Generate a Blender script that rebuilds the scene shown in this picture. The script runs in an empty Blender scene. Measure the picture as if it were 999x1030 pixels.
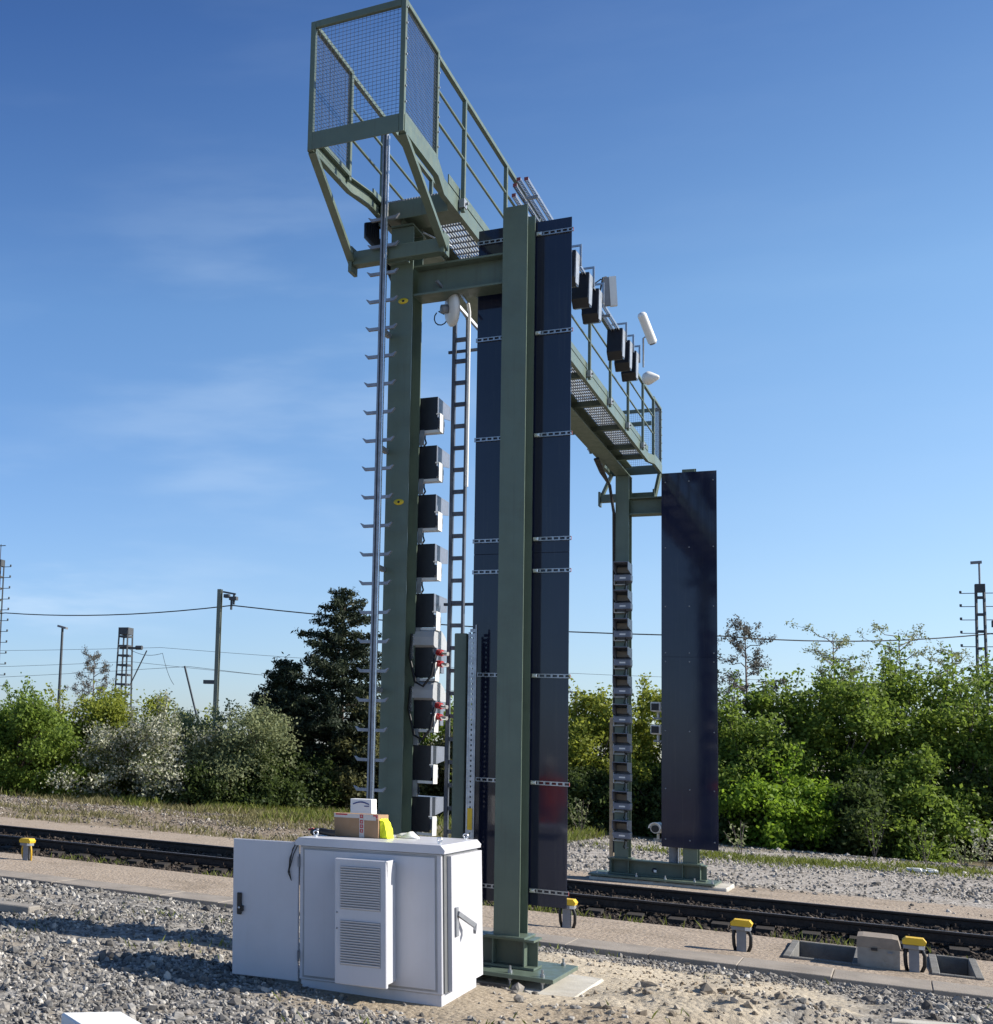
import bpy, math, random
import numpy as np
from mathutils import Vector, Matrix
random.seed(7); RNG = np.random.default_rng(7)
S = bpy.context.scene; COL = S.collection
R_ = math.radians
# ------------------------------------------------------------------ mesh helpers
class MB:
    def __init__(s): s.v = []; s.f = []; s.sm = []
    def _add(s, vs, fs, smooth=False):
        o = len(s.v); s.v += [tuple(v) for v in vs]
        for f in fs: s.f.append(tuple(i + o for i in f)); s.sm.append(smooth)
    def convex(s, vs, fs):
        vs = [Vector(v) for v in vs]; c = sum(vs, Vector()) / len(vs); out = []
        for f in fs:
            a, b, d = vs[f[0]], vs[f[1]], vs[f[2]]
            n = (b - a).cross(d - a); m = sum((vs[i] for i in f), Vector()) / len(f)
            out.append(f if n.dot(m - c) >= 0 else tuple(reversed(f)))
        s._add(vs, out); return s
    def hexa(s, p):    # 8 corners, index bits x1 y2 z4
        return s.convex(p, [(0,1,3,2),(4,5,7,6),(0,1,5,4),(2,3,7,6),(0,2,6,4),(1,3,7,5)])
    def box(s, x0, x1, y0, y1, z0, z1, ch=0):
        if x0 > x1: x0, x1 = x1, x0
        if y0 > y1: y0, y1 = y1, y0
        if z0 > z1: z0, z1 = z1, z0
        if ch <= 0:
            return s.hexa([(x1 if i & 1 else x0, y1 if i & 2 else y0, z1 if i & 4 else z0) for i in range(8)])
        lo, hi = (x0, y0, z0), (x1, y1, z1); vs = []; ix = {}
        for i in range(8):
            sg = [(1 if i >> k & 1 else 0) for k in range(3)]
            for k in range(3):
                p = [(hi[j] if sg[j] else lo[j]) + (0 if j == k else (-ch if sg[j] else ch)) for j in range(3)]
                ix[(i, k)] = len(vs); vs.append(p)
        fs = []
        for k in range(3):
            a, b = [j for j in range(3) if j != k]
            for t in (0, 1):
                q = [(t << k) | (u << a) | (w << b) for u, w in ((0,0),(1,0),(1,1),(0,1))]
                fs.append(tuple(ix[(i, k)] for i in q))
            for u in (0, 1):
                for w in (0, 1):
                    i0 = (u << a) | (w << b); i1 = i0 | (1 << k)
                    fs.append((ix[(i0, a)], ix[(i1, a)], ix[(i1, b)], ix[(i0, b)]))
        for i in range(8): fs.append((ix[(i,0)], ix[(i,1)], ix[(i,2)]))
        return s.convex(vs, fs)
    def bar(s, a, b, w, h, up=(0,0,1)):   # rectangular bar from a to b
        a, b = Vector(a), Vector(b); d = (b - a).normalized(); up = Vector(up)
        r = d.cross(up)
        if r.length < 1e-4: r = d.cross(Vector((0,1,0)))
        r.normalize(); u = r.cross(d)
        return s.hexa([(b if i & 4 else a) + r * (w/2 if i & 1 else -w/2) + u * (h/2 if i & 2 else -h/2) for i in range(8)])
    def tube(s, pts, r, n=8, r1=None, caps=True):
        pts = [Vector(p) for p in pts]; m = len(pts); r1 = r if r1 is None else r1; vs = []
        prev = None
        for i, p in enumerate(pts):
            d = (pts[min(i+1, m-1)] - pts[max(i-1, 0)]).normalized()
            if prev is None:
                x = d.orthogonal().normalized()
            else:
                x = prev - d * prev.dot(d)
                x = x.normalized() if x.length > 1e-6 else d.orthogonal().normalized()
            prev = x; y = d.cross(x); rr = r + (r1 - r) * (i / max(1, m-1))
            for k in range(n):
                t = 2 * math.pi * k / n
                vs.append(p + (x * math.cos(t) + y * math.sin(t)) * rr)
        fs = [(i*n+k, i*n+(k+1) % n, (i+1)*n+(k+1) % n, (i+1)*n+k) for i in range(m-1) for k in range(n)]
        s._add(vs, fs, True)
        if caps: s._add([vs[k] for k in range(n)], [tuple(reversed(range(n)))]); s._add([vs[(m-1)*n+k] for k in range(n)], [tuple(range(n))])
        return s
    def prism(s, prof, o, u, v, w):       # profile (2d, ccw seen from +w) swept along w
        o, u, v, w = map(Vector, (o, u, v, w)); n = len(prof)
        if u.cross(v).dot(w) < 0: prof = list(reversed(prof))
        a = [o + u*p[0] + v*p[1] for p in prof]; b = [p + w for p in a]
        s._add(a + b, [tuple(reversed(range(n))), tuple(range(n, 2*n))] + [(i, (i+1) % n, n+(i+1) % n, n+i) for i in range(n)])
        return s
    def ibeam(s, o, u, v, w, bw, hh, tf=.018, tw=.012):   # flanges of width bw along u, spaced along v; swept w
        a, h, t = bw/2, hh/2, tw/2
        p = [(-a,-h),(a,-h),(a,-h+tf),(t,-h+tf),(t,h-tf),(a,h-tf),(a,h),(-a,h),(-a,h-tf),(-t,h-tf),(-t,-h+tf),(-a,-h+tf)]
        return s.prism(p, o, u, v, w)
    def lathe(s, prof, c, ax=(0,0,1), n=20):  # prof: (r, h)
        ax = Vector(ax).normalized(); x = ax.orthogonal().normalized(); y = ax.cross(x); c = Vector(c); vs = []
        for r, h in prof:
            for k in range(n):
                t = 2*math.pi*k/n; vs.append(c + ax*h + (x*math.cos(t) + y*math.sin(t))*r)
        m = len(prof)
        s._add(vs, [(i*n+k, i*n+(k+1) % n, (i+1)*n+(k+1) % n, (i+1)*n+k) for i in range(m-1) for k in range(n)], True)
        return s
    def np(s, V, F):
        o = len(s.v); s.v += [tuple(v) for v in V.tolist()]; s.f += [tuple(i+o for i in f) for f in F.tolist()]; s.sm += [False]*len(F); return s
    def build(s, name, mat, parent=None, label=None):
        me = bpy.data.meshes.new(name)
        og = ORG.get(parent.name, (0,0,0)) if parent else (0,0,0)
        me.from_pydata([(x-og[0], y-og[1], z-og[2]) for x, y, z in s.v], [], s.f)
        me.polygons.foreach_set('use_smooth', s.sm); me.update()
        if mat: me.materials.append(mat)
        o = bpy.data.objects.new(name, me); COL.objects.link(o)
        if parent: o.parent = parent; ORG[o.name] = og
        if label: o['label'] = label
        return o
ORG = {}
def npmesh(name, V, F, mat, parent=None, smooth=False):   # fast: all faces same size
    V = np.asarray(V, np.float32); F = np.asarray(F, np.int32); me = bpy.data.meshes.new(name); k = F.shape[1]
    if parent: V = V - np.array(ORG.get(parent.name, (0,0,0)), np.float32)
    me.vertices.add(len(V)); me.vertices.foreach_set('co', V.ravel())
    me.loops.add(F.size); me.loops.foreach_set('vertex_index', F.ravel())
    me.polygons.add(len(F)); me.polygons.foreach_set('loop_start', np.arange(0, F.size, k, dtype=np.int32))
    me.polygons.foreach_set('use_smooth', np.full(len(F), smooth)); me.update(calc_edges=True); me.validate()
    me.materials.append(mat); o = bpy.data.objects.new(name, me); COL.objects.link(o)
    if parent: o.parent = parent; ORG[o.name] = ORG.get(parent.name, (0,0,0))
    return o
def thing(name, label, cat, loc=(0,0,0), group=None, rot=None):
    o = bpy.data.objects.new(name, None); COL.objects.link(o); o.empty_display_size = .2
    o.location = loc; ORG[o.name] = tuple(loc)
    if rot: o.rotation_euler = rot; ORG[o.name] = (0,0,0)
    o['label'] = label; o['category'] = cat
    if group: o['group'] = group
    return o
def tag(o, label, cat, group=None):
    o['label'] = label; o['category'] = cat
    if group: o['group'] = group
    return o
def kids(o): return [c for c in bpy.data.objects if c.parent == o]
def dup(root, loc, label, rotz=None):
    r = root.copy(); COL.objects.link(r); r.location = loc; r['label'] = label
    if rotz is not None: r.rotation_euler = (0,0,rotz)
    for ch in kids(root):
        c = ch.copy(); COL.objects.link(c); c.parent = r
        for g in kids(ch):
            d = g.copy(); COL.objects.link(d); d.parent = c
    return r
# ------------------------------------------------------------------ materials
def nodes(m):
    m.use_nodes = True; nt = m.node_tree
    return nt, nt.nodes, nt.links, nt.nodes['Principled BSDF']
def N(nt, t, **k):
    n = nt.nodes.new(t)
    for a, b in k.items(): setattr(n, a, b)
    return n
def noise(nt, sc, det=4, rough=.55, vec=None):
    n = N(nt, 'ShaderNodeTexNoise'); n.inputs['Scale'].default_value = sc; n.inputs['Detail'].default_value = det; n.inputs['Roughness'].default_value = rough
    if vec is not None: nt.links.new(vec, n.inputs['Vector'])
    return n
def ramp(nt, fac, stops, interp='LINEAR'):
    r = N(nt, 'ShaderNodeValToRGB'); r.color_ramp.interpolation = interp; e = r.color_ramp.elements
    while len(e) < len(stops): e.new(.5)
    for i, (p, c) in enumerate(stops): e[i].position = p; e[i].color = (*c, 1) if len(c) == 3 else c
    nt.links.new(fac, r.inputs[0]); return r
def mix(nt, fac, a, b, mode='MIX'):
    m = N(nt, 'ShaderNodeMix', data_type='RGBA', blend_type=mode)
    for s, v in ((0, fac), (6, a), (7, b)):
        if hasattr(v, 'links'): nt.links.new(v, m.inputs[s])
        elif s == 0: m.inputs[0].default_value = v
        else: m.inputs[s].default_value = (*v, 1)
    return m.outputs[2]
def math_(nt, op, a, b=None, c=None, clamp=False):
    m = N(nt, 'ShaderNodeMath', operation=op, use_clamp=clamp)
    for i, v in enumerate((a, b, c)):
        if v is None: continue
        if hasattr(v, 'links'): nt.links.new(v, m.inputs[i])
        else: m.inputs[i].default_value = v
    return m.outputs[0]
def mapr(nt, v, a, b, c=0., d=1.):
    m = N(nt, 'ShaderNodeMapRange', interpolation_type='SMOOTHSTEP'); nt.links.new(v, m.inputs[0])
    for i, q in enumerate((a, b, c, d)): m.inputs[i+1].default_value = q
    return m.outputs[0]
def objc(nt): return N(nt, 'ShaderNodeTexCoord').outputs['Object']
def surf(name, col, rough=.5, metal=0, var=.12, sc=6, bump=.0, spec=.5, dirt=None, dirt_amt=.3, bsc=80, coat=0, streak=0):
    m = bpy.data.materials.new(name); nt, nn, L, P = nodes(m); oc = objc(nt)
    n1 = noise(nt, sc, 5, .6, oc)
    dark = tuple(c*(1-var) for c in col); lite = tuple(min(1, c*(1+var)) for c in col)
    c = ramp(nt, n1.outputs[0], [(.3, dark), (.7, lite)]).outputs[0]
    if dirt:
        n2 = noise(nt, sc*.6, 8, .7, oc); f = mapr(nt, n2.outputs[0], .5, .72, 0, dirt_amt); c = mix(nt, f, c, dirt)
    if streak:      # rain runs: noise drawn out along z, and a mud-spattered foot handled by the same noise
        mp = N(nt, 'ShaderNodeMapping'); L.new(oc, mp.inputs[0]); mp.inputs['Scale'].default_value = (14, 14, .55)
        ns = noise(nt, 1.6, 6, .65, mp.outputs[0]); c = mix(nt, mapr(nt, ns.outputs[0], .50, .74, 0, streak), c, dirt or (.2,.18,.15))
    L.new(c, P.inputs['Base Color']); P.inputs['Metallic'].default_value = metal
    n3 = noise(nt, sc*3, 4, .6, oc); L.new(mapr(nt, n3.outputs[0], .3, .7, rough*.8, min(1, rough*1.2)), P.inputs['Roughness'])
    P.inputs['Specular IOR Level'].default_value = spec; P.inputs['Coat Weight'].default_value = coat
    if bump:
        nb = noise(nt, bsc, 4, .6, oc); b = N(nt, 'ShaderNodeBump'); b.inputs['Strength'].default_value = bump; b.inputs['Distance'].default_value = .01
        L.new(nb.outputs[0], b.inputs['Height']); L.new(b.outputs[0], P.inputs['Normal'])
    return m
GREEN = surf('green_paint', (.108,.145,.112), .40, 0, .10, 3, .08, .5, (.085,.095,.072), .4, streak=.45)
PANEL = surf('anthracite_panel', (.014,.018,.043), .065, 0, .15, 1.2, .0, .5, (.036,.040,.058), .35, streak=.5)
GALV = surf('galvanised_steel', (.38,.40,.43), .36, .85, .2, 14, .05)
GALVD = surf('dull_zinc', (.30,.32,.35), .5, .6, .2, 10, .05)
ALU = surf('bright_aluminium', (.75,.76,.78), .3, .9, .08, 10)
CAB = surf('light_grey_coating', (.58,.58,.62), .38, 0, .04, 2, .06, .5, (.40,.375,.335), .18, 220, streak=.10)
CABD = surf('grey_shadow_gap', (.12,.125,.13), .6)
BLACK = surf('black_plastic', (.012,.012,.015), .45, 0, .2, 8)
BLACKM = surf('black_hood_metal', (.012,.013,.018), .38, 0, .2, 8)
HOODG = surf('dark_blue_grey_coating', (.155,.175,.225), .4, 0, .15, 8)
WHITE = surf('white_plastic', (.78,.78,.76), .35, 0, .04, 4)
BEIGE = surf('beige_window', (.33,.30,.25), .5, 0, .1, 6)
RED = surf('red_plastic', (.42,.02,.025), .4)
REDM = surf('muted_red_cap', (.22,.05,.06), .6)
TRAY = surf('dark_tray_steel', (.075,.088,.115), .5, .3, .2, 6)
YELLOW = surf('yellow_plastic', (.72,.46,.02), .45, 0, .12, 8, 0, .5, (.35,.25,.06), .4)
SIGNY = surf('sticker_yellow', (.65,.48,.03), .5, 0, .08, 6)
GREYP = surf('grey_box_coating', (.22,.23,.25), .5, 0, .15, 6)
RUST = surf('dark_rusted_steel', (.035,.026,.022), .7, .2, .35, 9, .3, .4, (.075,.042,.026), .5)
RAILTOP = surf('worn_rail_head', (.30,.28,.27), .45, .7, .25, 6)
CONC = surf('weathered_concrete', (.30,.275,.245), .9, 0, .18, 3, .5, .3, (.2,.19,.165), .5, 60)
CONCW = surf('pale_concrete', (.52,.49,.43), .9, 0, .14, 4, .4, .3, (.36,.31,.24), .65, 60)
CONCD = surf('dark_concrete', (.17,.165,.155), .9, 0, .25, 4, .5, .3, (.09,.085,.075), .5, 60)
CARD = surf('cardboard', (.33,.20,.11), .85, 0, .08, 5, .1)
TAPE = surf('pale_packing_tape', (.55,.50,.46), .3, 0, .06, 9)
INK = surf('red_print', (.45,.03,.04), .6)
BLUEINK = surf('blue_print', (.03,.05,.22), .6)
HIVIS = surf('fluorescent_yellow_fabric', (.78,.86,.02), .8, 0, .1, 10, .3)
CABLE = surf('cable_sheath', (.01,.01,.012), .5)
CABLEY = surf('yellow_cable', (.6,.36,.02), .5)
WOOD = surf('weathered_wood', (.36,.29,.20), .85, 0, .2, 9, .3, .3, (.2,.16,.11), .5)
SLEEP = surf('oily_wood', (.028,.023,.02), .85, 0, .3, 9, .4)
MAST = surf('weathered_mast_steel', (.075,.082,.09), .6, .3, .2, 1)
MASTG = surf('mast_green_grey', (.16,.18,.15), .6, .1, .2, 1)
BARK = surf('bark', (.09,.07,.055), .9, 0, .3, 12, .5)
TWIG = surf('grey_twig', (.15,.12,.11), .9, 0, .2, 6)
LAMPG = surf('lamp_housing', (.2,.21,.23), .5)
DOME = surf('grey_white_dome', (.40,.41,.43), .4, 0, .08, 6)
FOAM = surf('white_foam', (.82,.82,.80), .7, 0, .03, 6)
def grating_mat():
    m = bpy.data.materials.new('steel_grating'); nt, nn, L, P = nodes(m); oc = objc(nt)
    P.inputs['Base Color'].default_value = (.30,.32,.34,1); P.inputs['Metallic'].default_value = .3; P.inputs['Roughness'].default_value = .5
    return m
GRATE = grating_mat()
def leaf_mat(name, c1, c2, trans=.42, stops=None):
    m = bpy.data.materials.new(name); nt, nn, L, P = nodes(m)
    g = N(nt, 'ShaderNodeNewGeometry')
    col = ramp(nt, g.outputs['Random Per Island'], stops or [(0, c1), (1, c2)]).outputs[0]
    P.inputs['Roughness'].default_value = .6; P.inputs['Specular IOR Level'].default_value = .25
    L.new(col, P.inputs['Base Color'])
    t = N(nt, 'ShaderNodeBsdfTranslucent'); L.new(mix(nt, .5, col, tuple(min(1, x*1.5) for x in c2)), t.inputs[0])
    ms = N(nt, 'ShaderNodeMixShader'); ms.inputs[0].default_value = trans
    L.new(P.outputs[0], ms.inputs[1]); L.new(t.outputs[0], ms.inputs[2])
    L.new(ms.outputs[0], nn['Material Output'].inputs[0]); return m
LF = {'green': leaf_mat('leaf_green', (.072,.118,.022), (.225,.31,.05)),
      'ygreen': leaf_mat('leaf_yellow_green', (.12,.155,.02), (.32,.35,.055)),
      'bright': leaf_mat('leaf_fresh_green', (.075,.15,.016), (.24,.36,.036), .45),
      'dark': leaf_mat('leaf_dark_green', (.03,.052,.015), (.09,.125,.034)),
      'olive': leaf_mat('leaf_olive_brown', (.055,.062,.025), (.15,.15,.06)),
      'pale': leaf_mat('leaf_grey_green', (.10,.125,.05), (.30,.33,.17)),
      'blossom': leaf_mat('blossom_white', (.15,.165,.08), (.56,.56,.44), .25, [(0, (.06,.085,.02)), (.42, (.13,.15,.05)), (.58, (.42,.42,.31)), (1, (.56,.55,.44))]),
      'needle': leaf_mat('needle_dark', (.016,.027,.016), (.05,.066,.034), .12),
      'bud': leaf_mat('bud_purple_grey', (.085,.085,.07), (.165,.155,.13), .2)}
GRASS = leaf_mat('grass_blade', (.07,.095,.016), (.21,.235,.045), .3)
DRY = leaf_mat('dry_grass', (.10,.095,.035), (.29,.255,.12), .25)
def rock_mat(name, stops):
    m = bpy.data.materials.new(name); nt, nn, L, P = nodes(m); g = N(nt, 'ShaderNodeNewGeometry')
    c = ramp(nt, g.outputs['Random Per Island'], stops).outputs[0]
    n = noise(nt, 40, 4, .6, objc(nt)); c = mix(nt, .6, c, ramp(nt, n.outputs[0], [(.3, (.55,.55,.55)), (.7, (1.2,1.2,1.2))]).outputs[0], 'MULTIPLY')
    L.new(c, P.inputs['Base Color']); P.inputs['Roughness'].default_value = .9; P.inputs['Specular IOR Level'].default_value = .25; return m
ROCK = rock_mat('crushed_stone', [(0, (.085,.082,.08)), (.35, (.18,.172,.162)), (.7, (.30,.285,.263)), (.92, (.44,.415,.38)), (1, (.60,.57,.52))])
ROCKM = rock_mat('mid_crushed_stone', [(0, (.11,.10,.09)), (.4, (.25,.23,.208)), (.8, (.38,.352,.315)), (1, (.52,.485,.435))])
ROCKL = rock_mat('pale_crushed_stone', [(0, (.15,.135,.118)), (.5, (.32,.292,.255)), (1, (.54,.50,.445))])
ROCKD = rock_mat('oily_ballast', [(0, (.022,.018,.016)), (.6, (.055,.043,.035)), (1, (.15,.12,.098))])
# ------------------------------------------------------------------ value noise in numpy
def vnoise(x, y, seed=0):
    xi = np.floor(x).astype(np.int64); yi = np.floor(y).astype(np.int64); fx = x-xi; fy = y-yi
    fx = fx*fx*(3-2*fx); fy = fy*fy*(3-2*fy)
    def h(a, b):
        n = (a*374761393 + b*668265263 + seed*974634777) & 0x7fffffff; n = ((n ^ (n >> 13))*1274126177) & 0x7fffffff
        return ((n ^ (n >> 16)) & 0xffff)/65535.
    return (h(xi,yi)*(1-fx)+h(xi+1,yi)*fx)*(1-fy)+(h(xi,yi+1)*(1-fx)+h(xi+1,yi+1)*fx)*fy
def fbm(x, y, o=4, seed=0):
    t = 0; a = .5
    for k in range(o): t = t + a*vnoise(x*2**k, y*2**k, seed+k); a *= .5
    return t
def sst(x, a, b): t = np.clip((x-a)/(b-a), 0, 1); return t*t*(3-2*t)
PITS = [(-.55, .20, 6.45, 8.4), (1.08, 1.50, 6.45, 8.55)]
def H(x, y):
    x = np.asarray(x, float); y = np.asarray(y, float)
    z = np.interp(y, [-40,-14,-6,-3.2,-.8,1.2,3,4.7,4.85,5.62,5.75,8.9,9.5,10.2,11.3,11.75,12.3,13.2,16,30,60,300],
                     [.9,.62,.26,.20,.13,.10,-.03,-.155,-.24,-.24,-.125,-.14,-.20,-.12,.0,.13,.12,.09,.08,.10,.12,.3])
    near = 1-sst(y, 3.7, 4.7)
    z = z + near*((fbm(x*.7, y*.7, 3, 3)-.45)*.16 + (fbm(x*2.6, y*2.6, 3, 9)-.45)*.07)
    # spoil heap in front of the pier on the right
    for cx, cy, rx, ry, h in ((-.75,-.75,.75,.55,.20), (-.05,-.45,.5,.45,.17), (-1.3,-1.9,.8,.5,.12), (.35,.2,.35,.3,.08), (-2.1,-4.2,.7,.5,.1)):
        z = z + h*np.exp(-((x-cx)/rx)**2-((y-cy)/ry)**2)*(.6+.8*fbm(x*4, y*4, 3, 21))
    # level around foundation and cabinet
    f = np.exp(-(np.maximum(0, np.abs(x+3.0)-.98)/.35)**2-(np.maximum(0, np.abs(y-.3)-.7)/.4)**2)
    z = z*(1-f)+.06*f
    f = np.exp(-(np.maximum(0, np.abs(x+3.05)-.65)/.5)**2-(np.maximum(0, np.abs(y+2.0)-.6)/.35)**2)
    z = z*(1-f)+.215*f
    far = sst(y, 13.5, 15); z = z + far*(fbm(x*.35, y*.35, 3, 5)-.45)*.10
    mid = sst(y, 5.75, 5.95)*(1-sst(y, 8.6, 9.1)); z = z + mid*(fbm(x*1.2, y*1.2, 3, 6)-.45)*.035
    for a, b, c, d in PITS:
        z = np.where((x > a) & (x < b) & (y > c) & (y < d), -.52, z)
    return z
def Hs(x, y): return float(H(np.array([x]), np.array([y]))[0])
# ------------------------------------------------------------------ ground sheet
def axis(segs):
    out = [segs[0][0]]
    for a, b, st in segs: n = max(1, round((b-a)/st)); out += [a+(b-a)*i/n for i in range(1, n+1)]
    return np.array(out)
gx = axis([(-900,-200,100),(-200,-60,14),(-60,-20,1.2),(-20,-9,.3),(-9,-.6,.07),(-.6,1.6,.05),(1.6,5,.15),(5,20,1),(20,80,6),(80,600,80)])
gy = axis([(-60,-16,4),(-16,-6.5,.6),(-6.5,2.2,.07),(2.2,5.0,.12),(5.0,5.6,.05),(5.6,8.8,.1),(8.8,13,.1),(13,20,.35),(20,60,1.2),(60,200,14),(200,1200,120)])
X, Y = np.meshgrid(gx, gy, indexing='xy'); Z = H(X, Y); nx, ny = len(gx), len(gy)
ii = np.arange(nx*ny).reshape(ny, nx)
F = np.stack([ii[:-1,:-1].ravel(), ii[:-1,1:].ravel(), ii[1:,1:].ravel(), ii[1:,:-1].ravel()], 1)
def ground_mat():
    m = bpy.data.materials.new('ground_surface'); nt, nn, L, P = nodes(m)
    pos = N(nt, 'ShaderNodeNewGeometry').outputs['Position']; sp = N(nt, 'ShaderNodeSeparateXYZ'); L.new(pos, sp.inputs[0])
    nb = noise(nt, .9, 5, .65, pos); nf = noise(nt, 7, 6, .7, pos); nvf = noise(nt, 45, 4, .7, pos)
    yy = math_(nt, 'ADD', sp.outputs[1], math_(nt, 'MULTIPLY', math_(nt, 'SUBTRACT', nb.outputs[0], .5), .9))
    yv = math_(nt, 'ADD', sp.outputs[1], math_(nt, 'MULTIPLY', math_(nt, 'SUBTRACT', nf.outputs[0], .5), .25))
    # textures
    vo = N(nt, 'ShaderNodeTexVoronoi'); vo.inputs['Scale'].default_value = 17; L.new(pos, vo.inputs['Vector'])
    sepc = N(nt, 'ShaderNodeSeparateColor'); L.new(vo.outputs['Color'], sepc.inputs[0])
    gravel = ramp(nt, sepc.outputs[0], [(0, (.11,.105,.10)), (.5, (.24,.228,.212)), (.85, (.36,.34,.31)), (1, (.50,.475,.435))]).outputs[0]
    dirtc = ramp(nt, nf.outputs[0], [(.3, (.26,.215,.16)), (.7, (.44,.38,.30))]).outputs[0]
    gravel = mix(nt, mapr(nt, nb.outputs[0], .42, .66, .0, .75), gravel, dirtc)
    sand = ramp(nt, nf.outputs[0], [(.25, (.40,.33,.235)), (.55, (.54,.465,.355)), (.8, (.62,.545,.43))]).outputs[0]
    sand = mix(nt, mapr(nt, nvf.outputs[0], .58, .72, 0, .6), sand, (.22,.17,.12))
    strip = ramp(nt, nf.outputs[0], [(.25, (.29,.23,.172)), (.5, (.375,.305,.24)), (.8, (.44,.375,.30))]).outputs[0]
    strip = mix(nt, mapr(nt, nvf.outputs[0], .6, .72, 0, .5), strip, (.20,.16,.13))
    strip = mix(nt, mapr(nt, nb.outputs[0], .50, .68, 0, .55), strip, (.22,.175,.13))
    ball = ramp(nt, sepc.outputs[1], [(0, (.02,.017,.015)), (.7, (.07,.056,.046)), (1, (.14,.115,.095))]).outputs[0]
    vo2 = N(nt, 'ShaderNodeTexVoronoi'); vo2.inputs['Scale'].default_value = 15; L.new(pos, vo2.inputs['Vector'])
    sc2 = N(nt, 'ShaderNodeSeparateColor'); L.new(vo2.outputs['Color'], sc2.inputs[0])
    farg = ramp(nt, sc2.outputs[0], [(0, (.20,.18,.16)), (.5, (.35,.32,.285)), (1, (.55,.51,.47))]).outputs[0]
    farg = mix(nt, mapr(nt, nf.outputs[0], .50, .66, .0, .6), farg, (.27,.22,.165)); farg = mix(nt, math_(nt, 'MULTIPLY', mapr(nt, sp.outputs[0], -9, -13), .8), farg, ramp(nt, math_(nt, 'ADD', math_(nt, 'MULTIPLY', nf.outputs[0], .6), math_(nt, 'MULTIPLY', sc2.outputs[0], .4)), [(.25, (.10,.072,.042)), (.5, (.21,.155,.097)), (.8, (.38,.305,.215))]).outputs[0])
    soil = ramp(nt, nf.outputs[0], [(.3, (.10,.085,.05)), (.7, (.20,.165,.10))]).outputs[0]
    # sand patch round the near pier
    dx = math_(nt, 'DIVIDE', math_(nt, 'ADD', sp.outputs[0], 1.45), 1.9); dy = math_(nt, 'DIVIDE', math_(nt, 'SUBTRACT', sp.outputs[1], 1.3), 3.0)
    dd = math_(nt, 'SQRT', math_(nt, 'ADD', math_(nt, 'MULTIPLY', dx, dx), math_(nt, 'MULTIPLY', dy, dy)))
    dd = math_(nt, 'ADD', dd, math_(nt, 'MULTIPLY', math_(nt, 'SUBTRACT', nb.outputs[0], .5), 1.0))
    dx2 = math_(nt, 'DIVIDE', math_(nt, 'ADD', sp.outputs[0], 1.6), 2.3); dy2 = math_(nt, 'DIVIDE', math_(nt, 'ADD', sp.outputs[1], 2.6), 1.7)
    d2 = math_(nt, 'SQRT', math_(nt, 'ADD', math_(nt, 'MULTIPLY', dx2, dx2), math_(nt, 'MULTIPLY', dy2, dy2)))
    d2 = math_(nt, 'ADD', d2, math_(nt, 'MULTIPLY', math_(nt, 'SUBTRACT', nb.outputs[0], .5), .9))
    earth = mix(nt, mapr(nt, nvf.outputs[0], .35, .65), (.25,.195,.135), (.44,.365,.27))
    near = mix(nt, mapr(nt, d2, 1.15, .75, 0, .9), gravel, earth)
    near = mix(nt, mapr(nt, dd, 1.1, .8, 0, 1), near, sand)
    c = mix(nt, mapr(nt, yv, 5.5, 5.6), near, strip)
    c = mix(nt, mapr(nt, yv, 8.9, 9.25), c, ball)
    c = mix(nt, mapr(nt, yv, 11.6, 11.75), c, strip)
    c = mix(nt, mapr(nt, yy, 15.3, 16.1), c, farg)
    c = mix(nt, mapr(nt, yy, 28, 31), c, soil)
    L.new(c, P.inputs['Base Color']); P.inputs['Roughness'].default_value = .95; P.inputs['Specular IOR Level'].default_value = .2
    b = N(nt, 'ShaderNodeBump'); b.inputs['Strength'].default_value = .8; b.inputs['Distance'].default_value = .03
    hgt = math_(nt, 'ADD', math_(nt, 'MULTIPLY', vo.outputs['Distance'], -.6), math_(nt, 'ADD', nf.outputs[0], math_(nt, 'MULTIPLY', nvf.outputs[0], .4)))
    L.new(hgt, b.inputs['Height']); L.new(b.outputs[0], P.inputs['Normal']); return m
g = npmesh('ground', np.stack([X.ravel(), Y.ravel(), Z.ravel()], 1), F, ground_mat(), None, True); g['kind'] = 'structure'
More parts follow.
